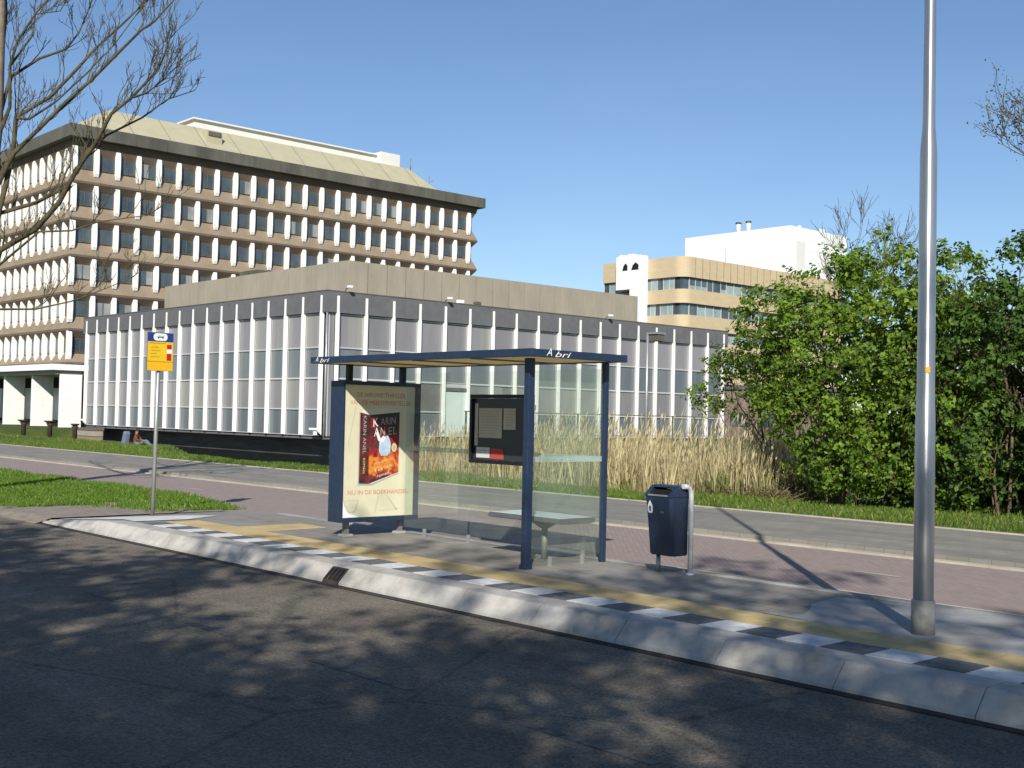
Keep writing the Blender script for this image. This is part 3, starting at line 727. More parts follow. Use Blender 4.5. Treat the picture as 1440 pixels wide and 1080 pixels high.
# ------------------------------------------------------------------ kerb gully
D_ = tag(empty('drain_inlet', (-10.56, 7.2, -.18)), 'dark iron gully inlet set into the white kerb', 'drain')
OFF = Vector((-10.56, 7.2, -.18))
mb = MB(); mb.prism([(7.045,-.185),(7.075,-.13),(7.185,-.02),(7.24,-.004),(7.25,-.185)], -10.70, -10.415, 'x'); loc_build(mb, 'frame', mat('rusty_iron', (.045,.036,.030), .85, var=.4, scale=14), D_)
mb = MB()
for k in range(4):
    a = -10.68+k*.07; mb.prism([(7.075,-.135),(7.178,-.033),(7.170,-.028),(7.067,-.130)], a, a+.035, 'x')
loc_build(mb, 'grate', M['dark'], D_)

# ------------------------------------------------------------------ low pavilion with white fins
XB, YB = -53.2, 34.93
P = tag(empty('pavilion_building', (XB, YB, 0)), 'low flat-roofed glass office pavilion with tall white fins and a beige roof storey', 'building')
OFF = Vector((XB, YB, 0))
XE, YE = -85.1, 69.4   # far ends
mb = MB(); mb.box(XE+.3, XB-.40, YB+.40, YE-.3, .3, 8.0); loc_build(mb, 'wall', M['plinth'], P)
mb = MB(); mb.box(XE+1.2, XB-1.3, YB+1.3, YE-1.2, -1.4, .298); loc_build(mb, 'plinth', M['plinth'], P)
mb = MB(); mb.box(XE+.2,XB-.2,YB+.2,YE-.2,.2,.296); loc_build(mb, 'floor_edge', M['fascia_grey'], P)
mb = MB(); mb.box(XE,XB-.07,YB+.07,YE,6.98,8.10); mb.box(XE-.02,XB-.05,YB+.05,YE+.02,8.102,8.16,1)
fas = loc_build(mb, 'fascia', [M['fascia_grey'], M['eave']], P)
ZL = [.37, 1.79, 3.47, 5.12, 6.95]
fl = [-53.78 - 1.806*k for k in range(18)]
fr_ = [35.71 + 1.846*k for k in range(19)]
def fin_profile(d):  # (out, z): slimmer where it crosses the fascia
    return [(0,.37),(d,.40),(d,6.9),(d*.86,7.05),(d*.86,7.88),(0,7.90)]
def shared(mb): return mb
# left-face fins
first = None
for x in fl:
    if first is None:
        m_ = MB(); m_.prism([(.21-o, z) for o, z in fin_profile(.21)], -.07, .07, 'x'); first = m_.mesh('fin', M['fin_white'])
    o = bpy.data.objects.new('fin', first); COL.objects.link(o); o.parent = P; o.location = (x-XB, 0, 0)
m_ = MB(); m_.prism([(-.21+o, z) for o, z in fin_profile(.21)], -.07, .07, 'y'); second = m_.mesh('fin', M['fin_white'])
for y in fr_:
    o = bpy.data.objects.new('fin', second); COL.objects.link(o); o.parent = P; o.location = (0, y-YB, 0)
# windows: one per bay and storey: frame, pane above, spandrel glass below
wr = random.Random(11)
win_mats = ['mullion','pane_a','pane_b','pane_c','pane_d','panel_blue','panel_blue2']; wi = {k: i for i, k in enumerate(win_mats)}
def low_window(face, a, b, st):
    z0, zm, z1 = (ZL[0], ZL[1], ZL[2]) if st == 0 else (ZL[2], ZL[3], ZL[4])
    mb = MB()
    def bx(u0, u1, d0, d1, za, zb, m):
        if face == 'l': mb.box(u0, u1, YB+d0, YB+d1, za, zb, m)
        else: mb.box(XB-d1, XB-d0, u0, u1, za, zb, m)
    e = .035
    # frame bars
    bx(a, b, .19, .31, z1-.05, z1-.001, 0); bx(a, b, .19, .31, zm-.035, zm+.035, 0); bx(a, b, .22, .31, z0, z0+.04, 0)
    bx(a, a+e, .23, .31, z0+.041, zm-.036, 0); bx(b-e, b, .23, .31, z0+.041, zm-.036, 0)
    bx(a, a+e, .23, .31, zm+.036, z1-.051, 0); bx(b-e, b, .23, .31, zm+.036, z1-.051, 0)
    top = wr.choice(['pane_a','pane_a','pane_b','pane_a'] if st == 1 else ['pane_b','pane_c','pane_b','pane_a','pane_d'])
    if face == 'l': top = wr.choice(['pane_a','pane_c','pane_b','pane_a'])
    bot = wr.choice(['panel_blue','panel_blue','panel_blue2'])
    if wr.random() < (.25 if face == 'l' else .10):   # half-drawn curtain
        mid = lerp(a, b, wr.uniform(.3,.7))
        bx(a+e, mid, .26, .30, zm+.036, z1-.051, wi[top]); bx(mid+.001, b-e, .265, .30, zm+.036, z1-.051, wi['pane_c' if top != 'pane_c' else 'pane_d'])
    else:
        bx(a+e, b-e, .26, .30, zm+.036, z1-.051, wi[top])
    bx(a+e, b-e, .26, .30, z0+.041, zm-.036, wi[bot])
    loc_build(mb, 'window', [M[k] for k in win_mats], P)
le = [(-53.72, -53.63)]
for k in range(len(fl)-1):
    for st in (0, 1): low_window('l', fl[k+1]+.086, fl[k]-.086, st)
for k in range(len(fr_)-1):
    for st in (0, 1):
        if k == 4 and st == 0: continue
        low_window('r', fr_[k]+.086, fr_[k+1]-.086, st)
# pale door in the fifth right-hand bay
mb = MB(); a, b = fr_[4]+.075, fr_[5]-.075
mb.box(XB-.31,XB-.20,a,b,.38,3.0); mb.box(XB-.31,XB-.14,a,b,3.02,3.2,1); mb.box(XB-.31,XB-.22,a,b,3.22,3.44,2)
loc_build(mb, 'door', [M['door_white'], M['fascia_grey'], M['mullion']], P)
# corner strip and down pipe
mb = MB(); mb.box(XB-.38,XB-.23,YB+.23,YB+.38,.37,6.95); mb.box(XB-.37,XB-.25,YB+.39,35.63,.37,6.95,1); loc_build(mb, 'corner_panel', [M['mullion'], M['pane_b']], P)
mb = MB(); mb.tube([(XB-.14,YB+.14,.37),(XB-.14,YB+.14,7.0)], .05, 10); loc_build(mb, 'drain_pipe', M['galv'], P)
# beige roof storey
RX0, RX1, RY0, RY1, RZ = -78.3, -55.7, 37.95, 62.3, 10.22
mb = MB(); mb.box(RX0+.05,RX1-.05,RY0+.05,RY1-.05,8.0,RZ-.05,1)
x = RX0; n = 18; w = (RX1-RX0)/n
for k in range(n): mb.box(RX0+k*w+.03, RX0+(k+1)*w-.03, RY0-.02, RY0+.049, 8.0, RZ, 0)
n = 18; w = (RY1-RY0)/n
for k in range(n): mb.box(RX1-.049, RX1+.02, RY0+k*w+.03, RY0+(k+1)*w-.03, 8.0, RZ, 0)
mb.box(RX0+.05,RX1-.05,RY0+.05,RY1-.05,RZ-.049,RZ-.02,2)
rs = loc_build(mb, 'roof_storey', [M['beige_panel'], M['seam'], M['roof_felt']], P)
mb = MB(); mb.box(-68.6,-66.4,RY0+.4,RY0+1.6,RZ-.02,RZ+.35); loc_build(mb, 'roof_vent', M['eave'], rs)
# small roof-edge lamps on angled brackets, and two by the foot of the glass
for y, z in ((36.2,8.25),(43.1,8.2),(56.6,8.2)):
    mb = MB(); mb.tube([(XB-.12,y,8.14),(XB-.12,y,z+.02),(XB+.2,y,z+.12)], .025, 8, 1); mb.box(XB+.16,XB+.40,y-.10,y+.10,z+.08,z+.20,0)
    loc_build(mb, 'floodlight', [M['white_paint'], M['dark']], P)
for y in (44.4, 45.7):
    mb = MB(); mb.box(XB-.5,XB-.2,y-.2,y+.2,8.18,8.38,0); loc_build(mb, 'roof_box', M['white_paint'] if y < 45 else M['eave'], P, .03)
for x in (-53.5, -84.35):
    mb = MB(); mb.tube([(x,YB+.1,.3),(x,YB-.25,.62)], .05, 8, 1); mb.box(x-.5,x+.45,YB-.40,YB-.24,.68,.80,0); mb.box(x-.12,x+.12,YB-.38,YB-.26,.42,.62,0)
    loc_build(mb, 'wall_lamp', [M['white_paint'], M['dark']], P, .02)

# railing along its right face
R_ = tag(empty('railing', (-51.5, 43.2, .22)), 'thin dark railing running in front of the right glass face above the reeds', 'railing')
OFF = Vector((-51.5, 43.2, .22))
mb = MB(); mb.box(-51.53,-51.47,43.2,66,1.84,1.90); mb.box(-51.52,-51.48,43.2,66,.55,.59); loc_build(mb, 'rail', M['eave'], R_)
for k in range(11):
    y = 43.3+k*2.25; mb = MB(); mb.box(-51.54,-51.46,y-.04,y+.04,.2,1.838); loc_build(mb, 'post', M['eave'], R_)
mb = MB()
for k in range(60):
    y = 43.4+k*.19; mb.box(-51.507,-51.493,y-.007,y+.007,.591,1.838)
loc_build(mb, 'mesh_infill', M['galv'], R_)

# ------------------------------------------------------------------ tall office block
XT, YT = -99.6, 39.8
O = tag(empty('office_block', (XT, YT, 0)), 'tall brown office block with rows of white petal-shaped fins under a dark eave', 'building')
OFF = Vector((XT, YT, 0))
XTE, YTE = -142, 84.4
ROW = [23.83 - 3.15*k for k in range(6)]     # fin tops
mb = MB(); mb.box(XTE, XT-.25, YT+.25, YTE-.25, 4.9, 24.6); loc_build(mb, 'wall', M['brown_wall'], O)
# splayed spandrels, mitred round the three outer edges
def band(prof_out, name, mats, mi_):
    """prof_out: [(out, z)], swept round left face, right face and the far end"""
    mb = MB()
    rings_ = []
    for o, z in prof_out:
        rings_.append([(XTE, YT-o, z), (XT+o, YT-o, z), (XT+o, YTE+o, z), (XTE, YTE+o, z)])
    for i in range(len(rings_)-1):
        for k in range(3):
            mb.face([rings_[i][k], rings_[i][k+1], rings_[i+1][k+1], rings_[i+1][k]], mi_[i])
    return loc_build(mb, name, mats, O)
BW = [M['tan_sill'], M['brown_wall'], M['brown_wall']]
for k, zt in enumerate(ROW):
    sill = zt - 1.82; head = (zt - 3.15) - .56
    if k == 5: head = 5.25
    band([(-.25, head), (.22, head+.60 if k < 5 else head+.05), (.24, head+.78 if k < 5 else head+.2), (-.25, sill)], 'spandrel', [M['brown_wall'], M['tan_sill']], [0, 0, 1])  # sun and shade put into colour: sill slope paler, undercut darker
band([(-.25, 23.27), (.12, 24.0), (.2, 24.49)], 'spandrel', [M['brown_wall']], [0, 0, 0])
# eave with roof
mb = MB(); mb.box(XTE, XT+.8, YT-.8, YTE+.8, 24.5, 25.55, 0); mb.box(XTE,XT+.3,YT-.3,YTE+.3,25.551,25.6,1)
for y in [YT-.8+2.9*i for i in range(1,16)]: mb.box(XT+.802,XT+.83,y-.03,y+.03,24.52,25.53,0)
loc_build(mb, 'eave', [M['eave'], M['roof_felt']], O)
# fins
finp = [(-.2,-2.42),(.10,-2.42),(.19,-2.15),(.235,-1.3),(.22,-.5),(.17,-.12),(.10,0),(-.2,0)]
m_ = MB(); m_.prism(finp, -.18, .18, 'y'); FR = m_.mesh('fin', M['fin_white'])
m_ = MB(); m_.prism([(-o, z) for o, z in finp], -.12, .12, 'x'); FL = m_.mesh('fin', M['fin_white'])
ry = [39.75 + 1.902*k for k in range(24)]
lx_ = [-101.4 - 1.85*k for k in range(13)]
items = []
for k, zt in enumerate(ROW):
    for i, y in enumerate(ry):
        vis = (k < 2) or (k == 2 and i < 12) or (i < 6) or (k == 3 and i < 8)
        items.append((0 if vis else 1, 'r', i, y, zt, k))
    for i, x in enumerate(lx_): items.append((0 if i < 5 else 1, 'l', i, x, zt, k))
items.sort(key=lambda t: (t[0], t[2] if t[0] == 0 else 99))
rest = MB(); nf = 0
for vis, f_, i, u, zt, k in items:
    if vis == 0 and nf < 100:
        o = bpy.data.objects.new('fin', FR if f_ == 'r' else FL); COL.objects.link(o); o.parent = O
        o.location = (0, u-YT, zt) if f_ == 'r' else (u-XT, 0, zt); nf += 1
    else:
        if f_ == 'r': rest.prism([(XT+a, zt+b) for a, b in finp], u-.18, u+.18, 'y')
        else: rest.prism([(YT-a, zt+b) for a, b in finp], u-.12, u+.12, 'x')
loc_build(rest, 'fins', M['fin_white'], O)['kind'] = 'stuff'
# windows between the fins
wm = [M['brown_wall'], M['tglass'], M['tglass2'], M['eave']]
tw = random.Random(3); nw = 0; restw = MB()
for k, zt in enumerate(ROW):
    for f_, us in (('r', ry), ('l', lx_)):
        for i in range(len(us)-1):
            a, b = sorted((us[i], us[i+1])); a += .24; b -= .24
            vis = (f_ == 'r' and ((k < 2 and i < 24) or (k == 2 and i < 11) or i < 5)) or (f_ == 'l' and i < 2)
            own = vis and nw < 100
            mb = MB() if own else restw
            z0, z1 = zt-1.82, zt-.56
            g = 2 if tw.random() < .13 else 1
            md = lerp(a, b, .55)
            def bx(u0, u1, d0, d1, za, zb, m):
                if f_ == 'r': mb.box(XT-d1, XT-d0, u0, u1, za, zb, m)
                else: mb.box(u0, u1, YT+d0, YT+d1, za, zb, m)
            bx(a, md-.03, .17, .24, z0+.05, z1-.03, g); bx(md+.03, b, .17, .24, z0+.05, z1-.03, g if tw.random() < .8 else 3-g)
            bx(md-.029, md+.029, .13, .24, z0, z1, 3); bx(a, b, .13, .24, z0, z0+.049, 3)
            if own:
                loc_build(mb, 'window', wm, O); nw += 1
loc_build(restw, 'windows', wm, O)['kind'] = 'stuff'
# ground floor: white canopy, soffit, recessed glass, wall-like pillars
mb = MB(); mb.box(XTE, -98.75, 38.1, 86, 4.70, 5.20); loc_build(mb, 'canopy', M['white_paint'], O)
mb = MB(); mb.box(XTE, -99.1, 38.5, 85.5, 4.36, 4.698); loc_build(mb, 'soffit', M['slab_grey'], O)
mb = MB(); mb.box(XTE, -103, 43.5, 84, -.2, 4.358, 0)
for k in range(12): 
    x = -104-3.1*k; mb.box(x-2.9,x,43.42,43.5,.4,3.4,1)  # pale blue pane colour stands in for sky reflections
loc_build(mb, 'ground_floor', [M['dark'], M['ribbon_pale']], O)
for x in (-98.95, -105.2, -112.0, -118.8, -125.6):
    mb = MB(); mb.box(x-.32, x, 38.9, 40.75, -.2, 4.358); loc_build(mb, 'pillar', M['white_paint'], O, .04)
mb = MB(); mb.box(-103.5,-97.6,41.5,43.4,-.2,4.358); loc_build(mb, 'stair_core', M['dark'], O)
# sloped penthouse roof and white plant room
mb = MB()
Zb, Zt_ = 25.6, 28.75
A = [(XTE,YT+1.0,Zb),(XT-1.6,YT+1.0,Zb),(XT-1.6,YTE-3.0,Zb),(XTE,YTE-3.0,Zb)]
Bt = [(XTE,YT+5.0,Zt_),(XT-5.2,YT+5.0,Zt_),(XT-5.2,YTE-5.4,Zt_),(XTE,YTE-5.4,Zt_)]
for k in range(3): mb.face([A[k],A[k+1],Bt[k+1],Bt[k]])
mb.face(Bt)
for y in [46+3.6*i for i in range(10)]:   # panel seams
    mb.face([(XT-1.6+.012,y,Zb),(XT-1.6+.012,y+.06,Zb),(XT-5.2+.012,y+.06,Zt_),(XT-5.2+.012,y,Zt_)], 1)
ph = loc_build(mb, 'penthouse', [M['pent'], M['seam']], O)
mb = MB(); mb.box(XT-5.4,XT-3.2,53.6,55.2,26.6,28.2,0); mb.box(XT-3.19,XT-3.1,53.75,55.05,27.7,28.1,1); loc_build(mb, 'vent_box', [M['pent'], M['eave']], ph)
mb = MB(); mb.box(XTE,XT-8.5,55.0,79.0,28.4,30.35,0); mb.box(XT-12,XT-7.6,77.0,79.6,28.5,30.7,0); mb.box(XTE,XT-8.2,54.7,76.9,30.352,30.5,0)
loc_build(mb, 'plant_room', M['pent_white'], ph)
mb = MB(); mb.tube([(XT-5.6,YTE-4.8,28.7),(XT-5.6,YTE-4.8,30.0)], .05, 6); mb.tube([(XT-5.0,YTE-2.6,25.6),(XT-5.0,YTE-2.6,28.3)], .04, 6); mb.tube([(XT-5.0,YTE-2.6,27.6),(XT-5.0,YTE-2.0,27.9)], .03, 6)
loc_build(mb, 'aerial', M['galv_dark'], ph)

# ------------------------------------------------------------------ tan building far right with the white block on its roof
F_ = tag(empty('tan_building', (-106, 128, 0)), 'distant tan building with ribbon windows, a white stair tower and a white rooftop block', 'building')
OFF = Vector((-106, 128, 0))
XA, YA, XAE, YAE = -106.0, 128.0, -121.4, 168.0
ftop = 24.5
levels = []
z = ftop
def rc(o, zz, r=1.6):   # rounded front corner footprint, offset inward by o
    pts = [(XAE+o*0, YA+o, zz)]
    for k in range(7):
        t = math.radians(-90+15*k); pts.append((XA-o-r+r*math.cos(t), YA+o+r+r*math.sin(t), zz))
    pts.append((XA-o, YAE, zz)); return pts
def ringwall(mb, o, z0, z1, m):
    a = rc(o, z0); b = rc(o, z1)
    for k in range(len(a)-1): mb.face([a[k], a[k+1], b[k+1], b[k]], m, 0 < k < 7)
mb = MB()
bands = [(21.65,24.5),(18.0,19.95),(14.3,16.35),(10.6,12.7),(6.9,9.0),(0,5.3)]
for z0, z1 in bands:
    ringwall(mb, 0, z0, z1, 0)
    a = rc(0, z0); b = rc(.5, z0)
    for k in range(len(a)-1): mb.face([a[k], b[k], b[k+1], a[k+1]], 0)
    a = rc(0, z1); b = rc(.5, z1)
    for k in range(len(a)-1): mb.face([a[k], a[k+1], b[k+1], b[k]], 0)
for y in [130.5+1.6*i for i in range(22)]:
    mb.box(XA+.002,XA+.03,y-.05,y+.05,21.66,24.48,1)
mb.face(rc(.02, ftop-.03)+[(XAE,YAE,ftop-.03)], 2)
mb.box(XAE+.01,XA-9,YA+2,YAE,0,24.3,0)
loc_build(mb, 'wall', [M['tan_clad'], M['tan_sill'], M['roof_felt']], F_)
wz = [(19.95,21.65),(16.35,18.0),(12.7,14.3),(9.0,10.6),(5.3,6.9)]
fw = random.Random(9)
for z0, z1 in wz:
    mb = MB(); x = XAE
    while x < XA-1.7:
        w = fw.choice((.9,1.1,1.4)); mb.box(x+.04, min(x+w, XA-1.7)-.04, YA+.4, YA+.5, z0, z1, 1 if fw.random() < .3 else 0); mb.box(x-.04,x+.04,YA+.33,YA+.5,z0,z1,2); x += w
    y = YA+1.7
    while y < YAE:
        w = fw.choice((1.3,1.8)); q = .75 if fw.random() < .7 else .35
        m = 1 if fw.random() < .55 else 0
        mb.box(XA-.5,XA-.4,y+.04,y+w-.04,z0,lerp(z0,z1,q),m); mb.box(XA-.5,XA-.405,y+.04,y+w-.04,lerp(z0,z1,q)+.01,z1,0); mb.box(XA-.5,XA-.33,y-.04,y+.04,z0,z1,2); y += w
    for k in range(7):
        t0 = math.radians(-90+90/7*k); t1 = math.radians(-90+90/7*(k+1)); r = 1.2
        cx_, cy_ = XA-1.7, YA+1.7
        mb.face([(cx_+r*math.cos(t0),cy_+r*math.sin(t0),z0),(cx_+r*math.cos(t1),cy_+r*math.sin(t1),z0),(cx_+r*math.cos(t1),cy_+r*math.sin(t1),z1),(cx_+r*math.cos(t0),cy_+r*math.sin(t0),z1)], k % 2 and 0)
    loc_build(mb, 'ribbon_window', [M['ribbon'], M['ribbon_pale'], M['mullion']], F_)
# white stair tower: wide head on a narrow shaft, two dark holes
mb = MB()
mb.box(-117.2,-112.6,126.3,127.98,20.2,25.0,0); mb.box(-114.55,-112.6,126.32,127.98,0,20.198,0)
for x0, x1 in ((-116.0,-115.0),(-114.3,-112.9)):
    mb.face([(x0,126.292,22.9),(x1,126.292,22.9),(x1,126.292,23.6),(lerp(x0,x1,.6),126.292,24.0),(lerp(x0,x1,.2),126.292,23.6)], 1)
mb.box(-116.9,-116.0,126.6,127.6,25.0,25.25,0); mb.box(-115.2,-114.3,126.6,127.6,25.0,25.3,0)
loc_build(mb, 'stair_tower', [M['white_paint'], M['dark']], F_)
mb = MB(); mb.box(-129,-108,156,172,24.0,32.4,0); mb.box(-107.99,-107.9,157.5,160,25,30.2,1)
for z in (26,27.5,29,30.5): mb.box(-108.0,-107.985,156.1,172,z-.03,z+.03,1)
wb = loc_build(mb, 'rooftop_block', [M['white_paint'], M['pent_white']], F_)
for x in (-118.9,-116.9):
    mb = MB(); mb.tube([(x,157.2,32.4),(x,157.2,33.9)], .38, 12); mb.tube([(x,157.2,33.9),(x,157.2,34.15)], [.5,.46], 12, 1); loc_build(mb, 'flue', [M['pent_white'], M['eave']], wb)
for a, b, h in ((160,160.4,33.0),(166,167,33.2)):
    mb = MB(); mb.box(-109.4,-109.0,a,b,32.4,h); loc_build(mb, 'roof_fitting', M['pent_white'], wb)
mb = MB(); mb.tube([(-120.2,155.9,24),(-120.2,155.9,30)], .18, 8); loc_build(mb, 'wall_pipe', M['pent_white'], wb)

# low brick annexe glimpsed between pavilion and shrubs
Q = tag(empty('low_annexe', (-75, 95, 0)), 'low brownish wall block glimpsed between the glass pavilion and the shrub', 'building')
OFF = Vector((-75, 95, 0))
mb = MB(); mb.box(-92,-62,90,100,-.2,4.6); loc_build(mb, 'wall', mat('annexe_brick', (.24,.185,.145), .9, var=.15, scale=.8), Q)
for k in range(9):
    mb = MB(); mb.box(-91+k*3.2,-89+k*3.2,89.93,89.995,1.2,2.4); loc_build(mb, 'window', M['tglass'], Q)
mb = MB(); mb.box(-92.2,-61.8,89.8,100.2,4.602,4.9); loc_build(mb, 'roof', M['fascia_grey'], Q)

# beige quay wall left of the pavilion
K = tag(empty('quay_wall', (-82, 34.3, 0)), 'short beige striped retaining wall between white pillars and dark plinth', 'wall')
OFF = Vector((-82, 34.3, 0))
mb = MB()
for k in range(3): mb.box(-83.6,-80.2,34.0,34.6,-1.2+.42*k,-1.2+.42*k+.38,0 if k % 2 == 0 else 1)
mb.box(-83.55,-80.25,34.05,34.55,-1.2,.04,2)
mb.box(-83.65,-80.15,33.95,34.65,.042,.20,2)
loc_build(mb, 'wall', [M['beige_panel'], M['tan_sill'], M['seam']], K)

# two thin lamp posts standing by the pavilion
def far_lamp(x, y, h, label, z0=.2):
    global OFF
    t = tag(empty('street_lamp', (x, y, z0)), label, 'street lamp'); OFF = Vector((x, y, z0))
    mb = MB(); mb.tube([(x,y,z0),(x,y,h)], [.075,.06], 10); loc_build(mb, 'pole', M['galv'], t)
    mb = MB(); mb.box(x+.02,x+.55,y+.02,y+.55,h-.36,h-.06,1); mb.box(x-.05,x+.6,y-.05,y+.6,h-.06,h+.03,0); loc_build(mb, 'lamp_head', [M['galv'], M['eave']], t)
far_lamp(-36.5, 41.55, 5.62, 'thin grey lamp post with a boxy head before the right glass face', -.3)

# dark mushroom-topped posts on the left grass
def mush(x, y, z, h, label, w=.36):
    global OFF
    t = tag(empty('mushroom_post', (x, y, z)), label, 'post', 'dark mushroom-topped posts by the white pillars'); OFF = Vector((x, y, z))
    mb = MB(); mb.tube([(x,y,z-.4),(x,y,h-.30),(x,y,h-.16)], [.14,.13,.22], 10); loc_build(mb, 'stem', M['brown_post'], t)
    mb = MB(); mb.tube([(x,y,h-.16),(x,y,h-.03),(x,y,h)], [w*.45,w,w*.96], 14); loc_build(mb, 'cap', M['brown_post'], t)
mush(-71.1, 25.85, -.2, .83, 'dark mushroom-topped post before the leftmost wide white pillar')
mush(-70.2, 27.05, -.2, .80, 'dark mushroom-topped post before the gap between two white pillars')
mush(-68.85, 28.0, -.3, .66, 'dark mushroom-topped post nearest the finned pavilion corner', .26)

# ------------------------------------------------------------------ person sitting on the bank
def person():
    root = tag(empty('person', (-52.4, 24.2, -.12)), 'person in a rust-brown jacket and blue-grey trousers sitting on the grass bank', 'person')
    J = [(0,0,.12),(-.03,0,.34),(-.02,0,.52),(0,0,.60),(.03,0,.68),(.04,0,.78),      # pelvis .. head
         (.03,.17,.50),(.16,.22,.30),(.34,.14,.28),(.03,-.17,.50),(.16,-.22,.30),(.34,-.14,.30),
         (.06,.10,.10),(.46,.13,.30),(.72,.13,.05),(.86,.14,.06),(.06,-.10,.10),(.50,-.13,.24),(.84,-.12,.05),(.98,-.12,.07)]
    E_ = [(0,1),(1,2),(2,3),(3,4),(4,5),(2,6),(6,7),(7,8),(2,9),(9,10),(10,11),(0,12),(12,13),(13,14),(14,15),(0,16),(16,17),(17,18),(18,19)]
    R0 = [.14,.14,.15,.06,.09,.09,.07,.05,.04,.07,.05,.04,.10,.07,.05,.05,.10,.07,.05,.05]
    me = bpy.data.meshes.new('body'); me.from_pydata(J, E_, [])
    for m in ('jacket','jeans','skin'): me.materials.append(M[m])
    o = bpy.data.objects.new('body', me); COL.objects.link(o); o.parent = root
    sk = o.modifiers.new('skin', 'SKIN')
    if not me.skin_vertices: me.attributes
    try:
        lay = me.skin_vertices[0].data
    except Exception:
        lay = None
    if lay is not None:
        for i, r_ in enumerate(R0): lay[i].radius = (r_, r_)
        lay[0].use_root = True
    o.modifiers.new('sub', 'SUBSURF').render_levels = 2
    dg = bpy.context.evaluated_depsgraph_get(); dg.update()
    nm = bpy.data.meshes.new_from_object(o.evaluated_get(dg))
    o.modifiers.clear(); o.data = nm; nm.name = 'body'
    nm.materials.clear()
    for m in ('jacket','jeans','skin'): nm.materials.append(M[m])
    for p in nm.polygons:
        c = p.center; p.use_smooth = True
        p.material_index = 2 if c.z > .60 or (c.x > .31 and .22 < c.z and abs(c.y) < .2 and c.x < .40 and c.z > .27 and abs(c.y) > .10 and False) else (1 if (c.z < .20 or c.x > .12 and c.z < .36 and abs(c.y) < .17) else 0)
    hb = MB()
    for i in range(5):
        for k in range(8):
            def sp(i, k):
                t = math.pi*.5*i/5; a = 2*math.pi*k/8; return (.03+.105*math.cos(a)*math.cos(t)-.015, .105*math.sin(a)*math.cos(t), .735+.135*math.sin(t))
            hb.face([sp(i,k), sp(i,k+1), sp(i+1,k+1), sp(i+1,k)], 0, True)
    hb.build('hair', M['hair'], root)
    root.rotation_euler.z = .7; root.scale = (.95,.95,.95)
person()
Bg = MB(); Bg.prism([(-.26,0),(.05,0),(.20,.58),(.12,.70),(-.02,.66)], -.14, .14, 'y')
bo = Bg.build('backpack', M['bag'], None, .04, (-52.75, 23.85, -.12)); tag(bo, 'slumped grey-blue bag on the bank beside the seated person', 'bag')

# ------------------------------------------------------------------ trees and shrubs
def grow(mb, r, p, d, L, rad, lev, maxlev, tips, spread=.6, kids=(2,4), up=.15, wob=.18, seg=4, shrink=.62, sides=6, m=0, minr=.004):
    pts = [Vector(p)]; rads = [rad]; d = Vector(d).normalized(); q = Vector(p)
    for i in range(seg):
        d = (d + Vector((r.gauss(0,wob), r.gauss(0,wob), r.gauss(0,wob)+up*.5))).normalized()
        q = q + d*(L/seg); pts.append(q.copy()); rads.append(max(minr, rad*(1-.6*(i+1)/seg)))
    mb.tube(pts, rads, sides if lev < 2 else (4 if lev < 3 else 3), m, cap=False)
    tips.append((lev, pts))
    if lev >= maxlev: return
    n = r.randint(*kids)
    for k in range(n):
        t = r.uniform(.3, 1.0); i = min(seg-1, int(t*seg)); b = pts[i].lerp(pts[i+1], t*seg-i)
        ax = Vector((r.gauss(0,1), r.gauss(0,1), r.gauss(0,1)+up)).normalized()
        nd = (d*(1-spread*.6) + ax*spread).normalized()
        grow(mb, r, b, nd, L*shrink*r.uniform(.75,1.2), max(minr, rads[i]*.55), lev+1, maxlev, tips, spread, kids, up, wob, seg, shrink, sides, m, minr)

def leaves(mb, r, p, n, spread, size, m=0, down=0):
    for _ in range(n):
        c = Vector((p[0]+r.gauss(0,spread), p[1]+r.gauss(0,spread), p[2]+r.gauss(0,spread*.8)-down))
        a = Vector((r.gauss(0,1), r.gauss(0,1), r.gauss(0,.7))).normalized(); b = a.orthogonal().normalized()
        b = (Matrix.Rotation(r.uniform(0,6.28), 3, a) @ b); s_ = size*r.uniform(.6,1.35); w = s_*.36
        c2 = a.cross(b)
        mb.face([c-a*s_*.5, c+b*w+c2*w*.2, c+a*s_*.5, c-b*w+c2*w*.2], m)

